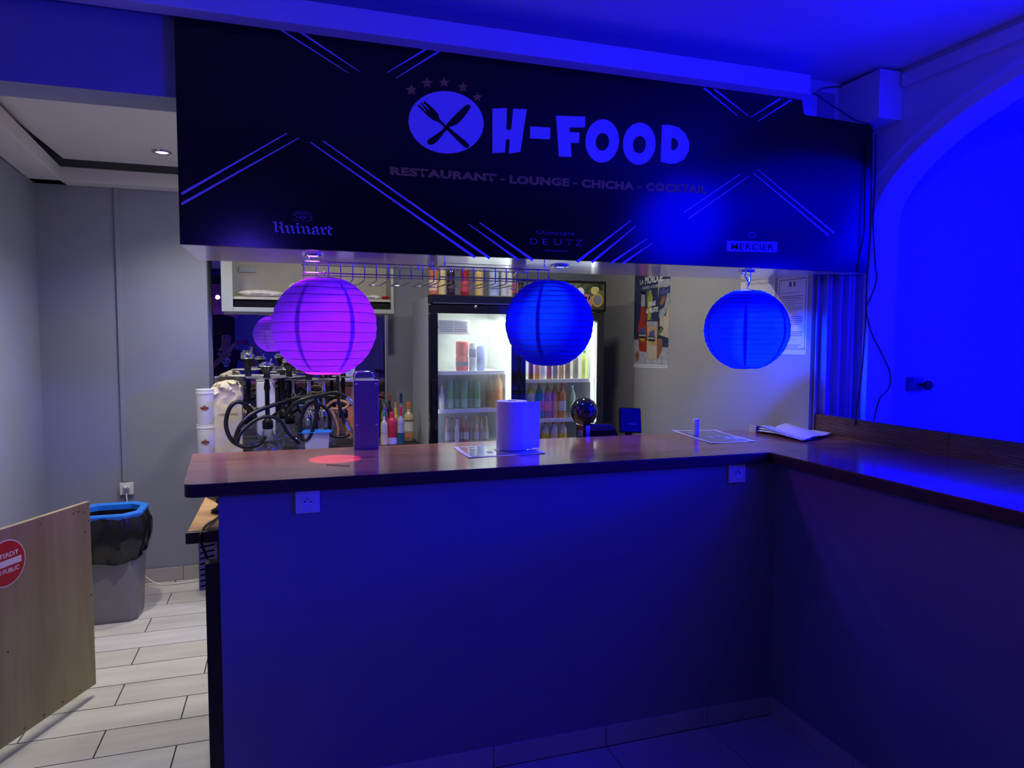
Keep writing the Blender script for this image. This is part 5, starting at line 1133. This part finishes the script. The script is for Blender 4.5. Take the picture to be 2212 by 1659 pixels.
# ---------------------------------------------------------------- the far side of the front room, seen only in the mirror
def rv_at(px, py, yv):
    """real place of something the mirror shows at this pixel, its image lying at depth yv"""
    return mir(at(px, py, 1, yv))
st_y = 13.6
a = rv_at(446, 672, st_y); b = rv_at(514, 672, st_y)
xa, xb, ya_ = min(a.x, b.x)-2.2, max(a.x, b.x), a.y
ztop, zmid, zbot = rv_at(475, 642, st_y).z, rv_at(475, 665, st_y).z, rv_at(475, 685, st_y).z
t = thing('scalloped_awning', 'pink scalloped cloth awning across the front room, seen in the mirror', 'awning', (xb, ya_, zbot))
n = 60; vs = []; fs = []
for i in range(n+1):
    x = xa+(xb-xa)*i/n; sc = 0.07*abs(math.sin((xb-x)*5.2))
    vs += [(x-xb, -0.55, ztop+0.35-zbot), (x-xb, 0, zmid-zbot), (x-xb, 0.01, 0.0+sc-0.02)]
for i in range(n):
    fs += [(3*i, 3*i+3, 3*i+4, 3*i+1), (3*i+1, 3*i+4, 3*i+5, 3*i+2)]
o = MB().add(vs, fs).build('cloth', M['pink'], t); sm2 = o.modifiers.new('t', 'SOLIDIFY'); sm2.thickness = 0.006
sh = thing('display_shelving', 'tall dark wooden slatted shelving under the pink awning, seen in the mirror', 'shelving', (xb, ya_-0.72, 0))
MB().box(xa-xb, -0.02, -0.06, -0.02, 0, 2.7).build('void_board', M['dark_panel'], sh)  # dark board put in to give the black void behind the shelves
for i in range(9):
    MB().box(xa-xb, -0.25, -0.019, 0.12, 0.35+i*0.17, 0.375+i*0.17).build('shelf_slat', M['brown'], sh)
MB().box(xa-xb, -0.02, -0.02, 0.0, 1.9, 2.7).build('head_board', M['dark_panel'], sh)
light('stall_fill', 'POINT', (xb-1.9, ya_+1.0, 2.0), (1.0, 0.75, 0.6), 4, size=0.1)  # bare point light without a fixture, lights the awning and shelving
for i in range(5):      # dark slats over the awning
    struct(MB().box(xa, xb-0.1, ya_-0.9+0.16*i, ya_-0.82+0.16*i, 2.62, 2.80).build('trim_%d' % (20+i), M['trim_white'] if i % 2 else M['dark_panel']))
# the photographer
def skinned(name, joints, bones, mt, parent, lv=2, rootj=0):
    me = bpy.data.meshes.new(name); me.from_pydata([j[0] for j in joints], bones, []); me.materials.append(mt)
    o = bpy.data.objects.new(name, me); COL.objects.link(o); o.parent = parent
    o.modifiers.new('skin', 'SKIN')
    for i, j in enumerate(joints):
        r_ = j[1] if isinstance(j[1], tuple) else (j[1], j[1]); me.skin_vertices[0].data[i].radius = r_
        me.skin_vertices[0].data[i].use_root = (i == rootj)
    sb = o.modifiers.new('sub', 'SUBSURF'); sb.levels = lv; sb.render_levels = lv
    me.shade_smooth(); return o
skin = mat('skin', (0.42, 0.24, 0.16), 0.55, var=0.08); shirt = mat('dark_shirt', (0.02, 0.02, 0.025), 0.85, var=0.1); denim = mat('dark_trousers', (0.02, 0.025, 0.05), 0.85); hair = mat('dark_hair', (0.015, 0.01, 0.008), 0.7, bump=0.5)
pr = thing('person', 'person in a dark skull-print shirt holding up a phone, seen in the mirror', 'person', (-0.22, -0.42, 0))
J = [((0,0,0.98),(.15,.11)), ((0,0,1.18),(.14,.10)), ((0,0,1.36),(.165,.105)), ((0,0,1.46),(.075,.065)), ((0.01,0.015,1.53),(.055,.055)), ((0.02,0.03,1.62),(.075,.088)), ((0.02,0.035,1.70),(.072,.088)),
 ((-.19,0,1.40),.058), ((-.24,.10,1.16),.045), ((0.02,.30,1.42),.034), ((0.10,.345,1.52),.026),
 ((.19,0,1.40),.058), ((.38,.10,1.18),.045), ((.42,.30,1.42),.034), ((.36,.345,1.52),.026),
 ((-.10,0,0.90),.085), ((-.12,.01,0.50),.058), ((-.13,-.01,0.09),.042), ((-.14,.12,0.035),.036),
 ((.10,0,0.90),.085), ((.12,.01,0.50),.058), ((.13,-.01,0.09),.042), ((.14,.12,0.035),.036)]
Bn = [(0,1),(1,2),(2,3),(3,4),(4,5),(5,6),(2,7),(7,8),(8,9),(9,10),(2,11),(11,12),(12,13),(13,14),(0,15),(15,16),(16,17),(17,18),(0,19),(19,20),(20,21),(21,22)]
fi = len(J)
for base_i, sx in ((10, 1), (14, -1)):
    for k in range(4):
        bx_, by_, bz_ = J[base_i][0]; z_ = 0.018-0.019*k; ln = (.050, .056, .052, .040)[k]
        J += [((bx_+sx*.012, by_+.012, bz_+.02+z_), .0085), ((bx_+sx*.03, by_+.022, bz_+.022+z_), .008), ((bx_+sx*(.03+ln*.5), by_+.012, bz_+.022+z_), .007)]
        Bn += [(base_i, fi), (fi, fi+1), (fi+1, fi+2)]; fi += 3
    J += [((bx_+sx*.010, by_-.008, bz_+.035), .010), ((bx_+sx*.034, by_-.010, bz_+.045), .008)]; Bn += [(base_i, fi), (fi, fi+1)]; fi += 2
skinned('body', J, Bn, skin, pr)
skinned('shirt', [((0,0,0.93),(.165,.125)), ((0,0,1.18),(.155,.115)), ((0,0,1.37),(.18,.12)), ((0,0,1.455),(.085,.075)), ((-.19,0,1.40),.070), ((-.235,.085,1.20),.058), ((.19,0,1.40),.070), ((.36,.085,1.21),.058)], [(0,1),(1,2),(2,3),(2,4),(4,5),(2,6),(6,7)], shirt, pr)
skinned('trousers', [((0,0,0.96),(.16,.12)), ((-.10,0,0.88),.098), ((-.12,.01,0.50),.072), ((-.13,-.01,0.12),.060), ((.10,0,0.88),.098), ((.12,.01,0.50),.072), ((.13,-.01,0.12),.060)], [(0,1),(1,2),(2,3),(0,4),(4,5),(5,6)], denim, pr)
skinned('hair', [((0.02,-0.005,1.66),(.080,.080)), ((0.02,0.01,1.735),(.080,.090)), ((0.02,0.045,1.77),(.070,.070))], [(0,1),(1,2)], hair, pr)
for dx in (-.031, .031):
    o = MB().lathe([(0.0001,-.011),(.008,-.007),(.011,0),(.008,.007),(0.0001,.011)], 12, cap=False).build('eye', M['black_gloss'], pr, smooth=True); o.location = (0.02+dx, .118, 1.645)
MB().add([(.008,.118,1.64),(.032,.118,1.64),(.036,.118,1.605),(.004,.118,1.605),(.02,.142,1.608)], [(0,1,4),(1,2,4),(2,3,4),(3,0,4)]).build('nose', skin, pr, smooth=True)
# print on the shirt: a plain skull
sk = []
def sx_(x, z, y=0.128): return (x, y, z)
mb = MB()
for (cx0, cz0, rx, rz) in ((0.0, 1.30, .060, .055),):
    mb.prism([sx_(cx0+rx*math.cos(2*PI*i/20), cz0+rz*math.sin(2*PI*i/20)) for i in range(20)], (0, .0015, 0))
mb.prism([sx_(-.034,1.262), sx_(.034,1.262), sx_(.028,1.215), sx_(-.028,1.215)], (0,.0015,0))
mb.build('skull_print', M['print_white'], pr)
mb = MB()
for cx0 in (-.024, .024): mb.prism([sx_(cx0+.014*math.cos(2*PI*i/12), 1.295+.016*math.sin(2*PI*i/12), .1297) for i in range(12)], (0,.001,0))
mb.build('skull_sockets', M['black'], pr)
ph = thing('phone', 'dark phone held up by the person seen in the mirror', 'phone', (0.0, -0.055, 1.575))
MB().box(-0.08, 0.08, -0.004, 0.004, -0.038, 0.038).build('case', M['black_gloss'], ph, bevel=0.003)
for i, (dx, dz) in enumerate(((0.058, 0.014), (0.058, -0.012))):
    o = MB().lathe([(0.0001,.0015),(.008,.0015),(.009,0)], 16, cap=False).build('lens', M['black'], ph); o.location = (dx, .0045, dz); o.rotation_euler = (-PI/2, 0, 0)

# clutter behind the hookahs
q = at(583, 860, 1, 5.0); t = thing('carton', 'white cardboard carton standing behind the hookahs', 'box', (q.x-0.03, 5.22, ZR+0.001))
MB().box(-.06, .06, -.05, .05, 0, at(583,828,1,5.1).z-ZR).build('body', M['paper'], t, bevel=.002)
q = at(757, 860, 1, 5.15); t = thing('orange_packet', 'orange and white packet standing behind the tap column', 'packet', (q.x, 5.18, ZR+0.001))
MB().box(-.03, .03, -.03, .03, 0, at(757,838,1,5.15).z-ZR).build('body', liq((.75,.25,.12), .5), t, bevel=.002)
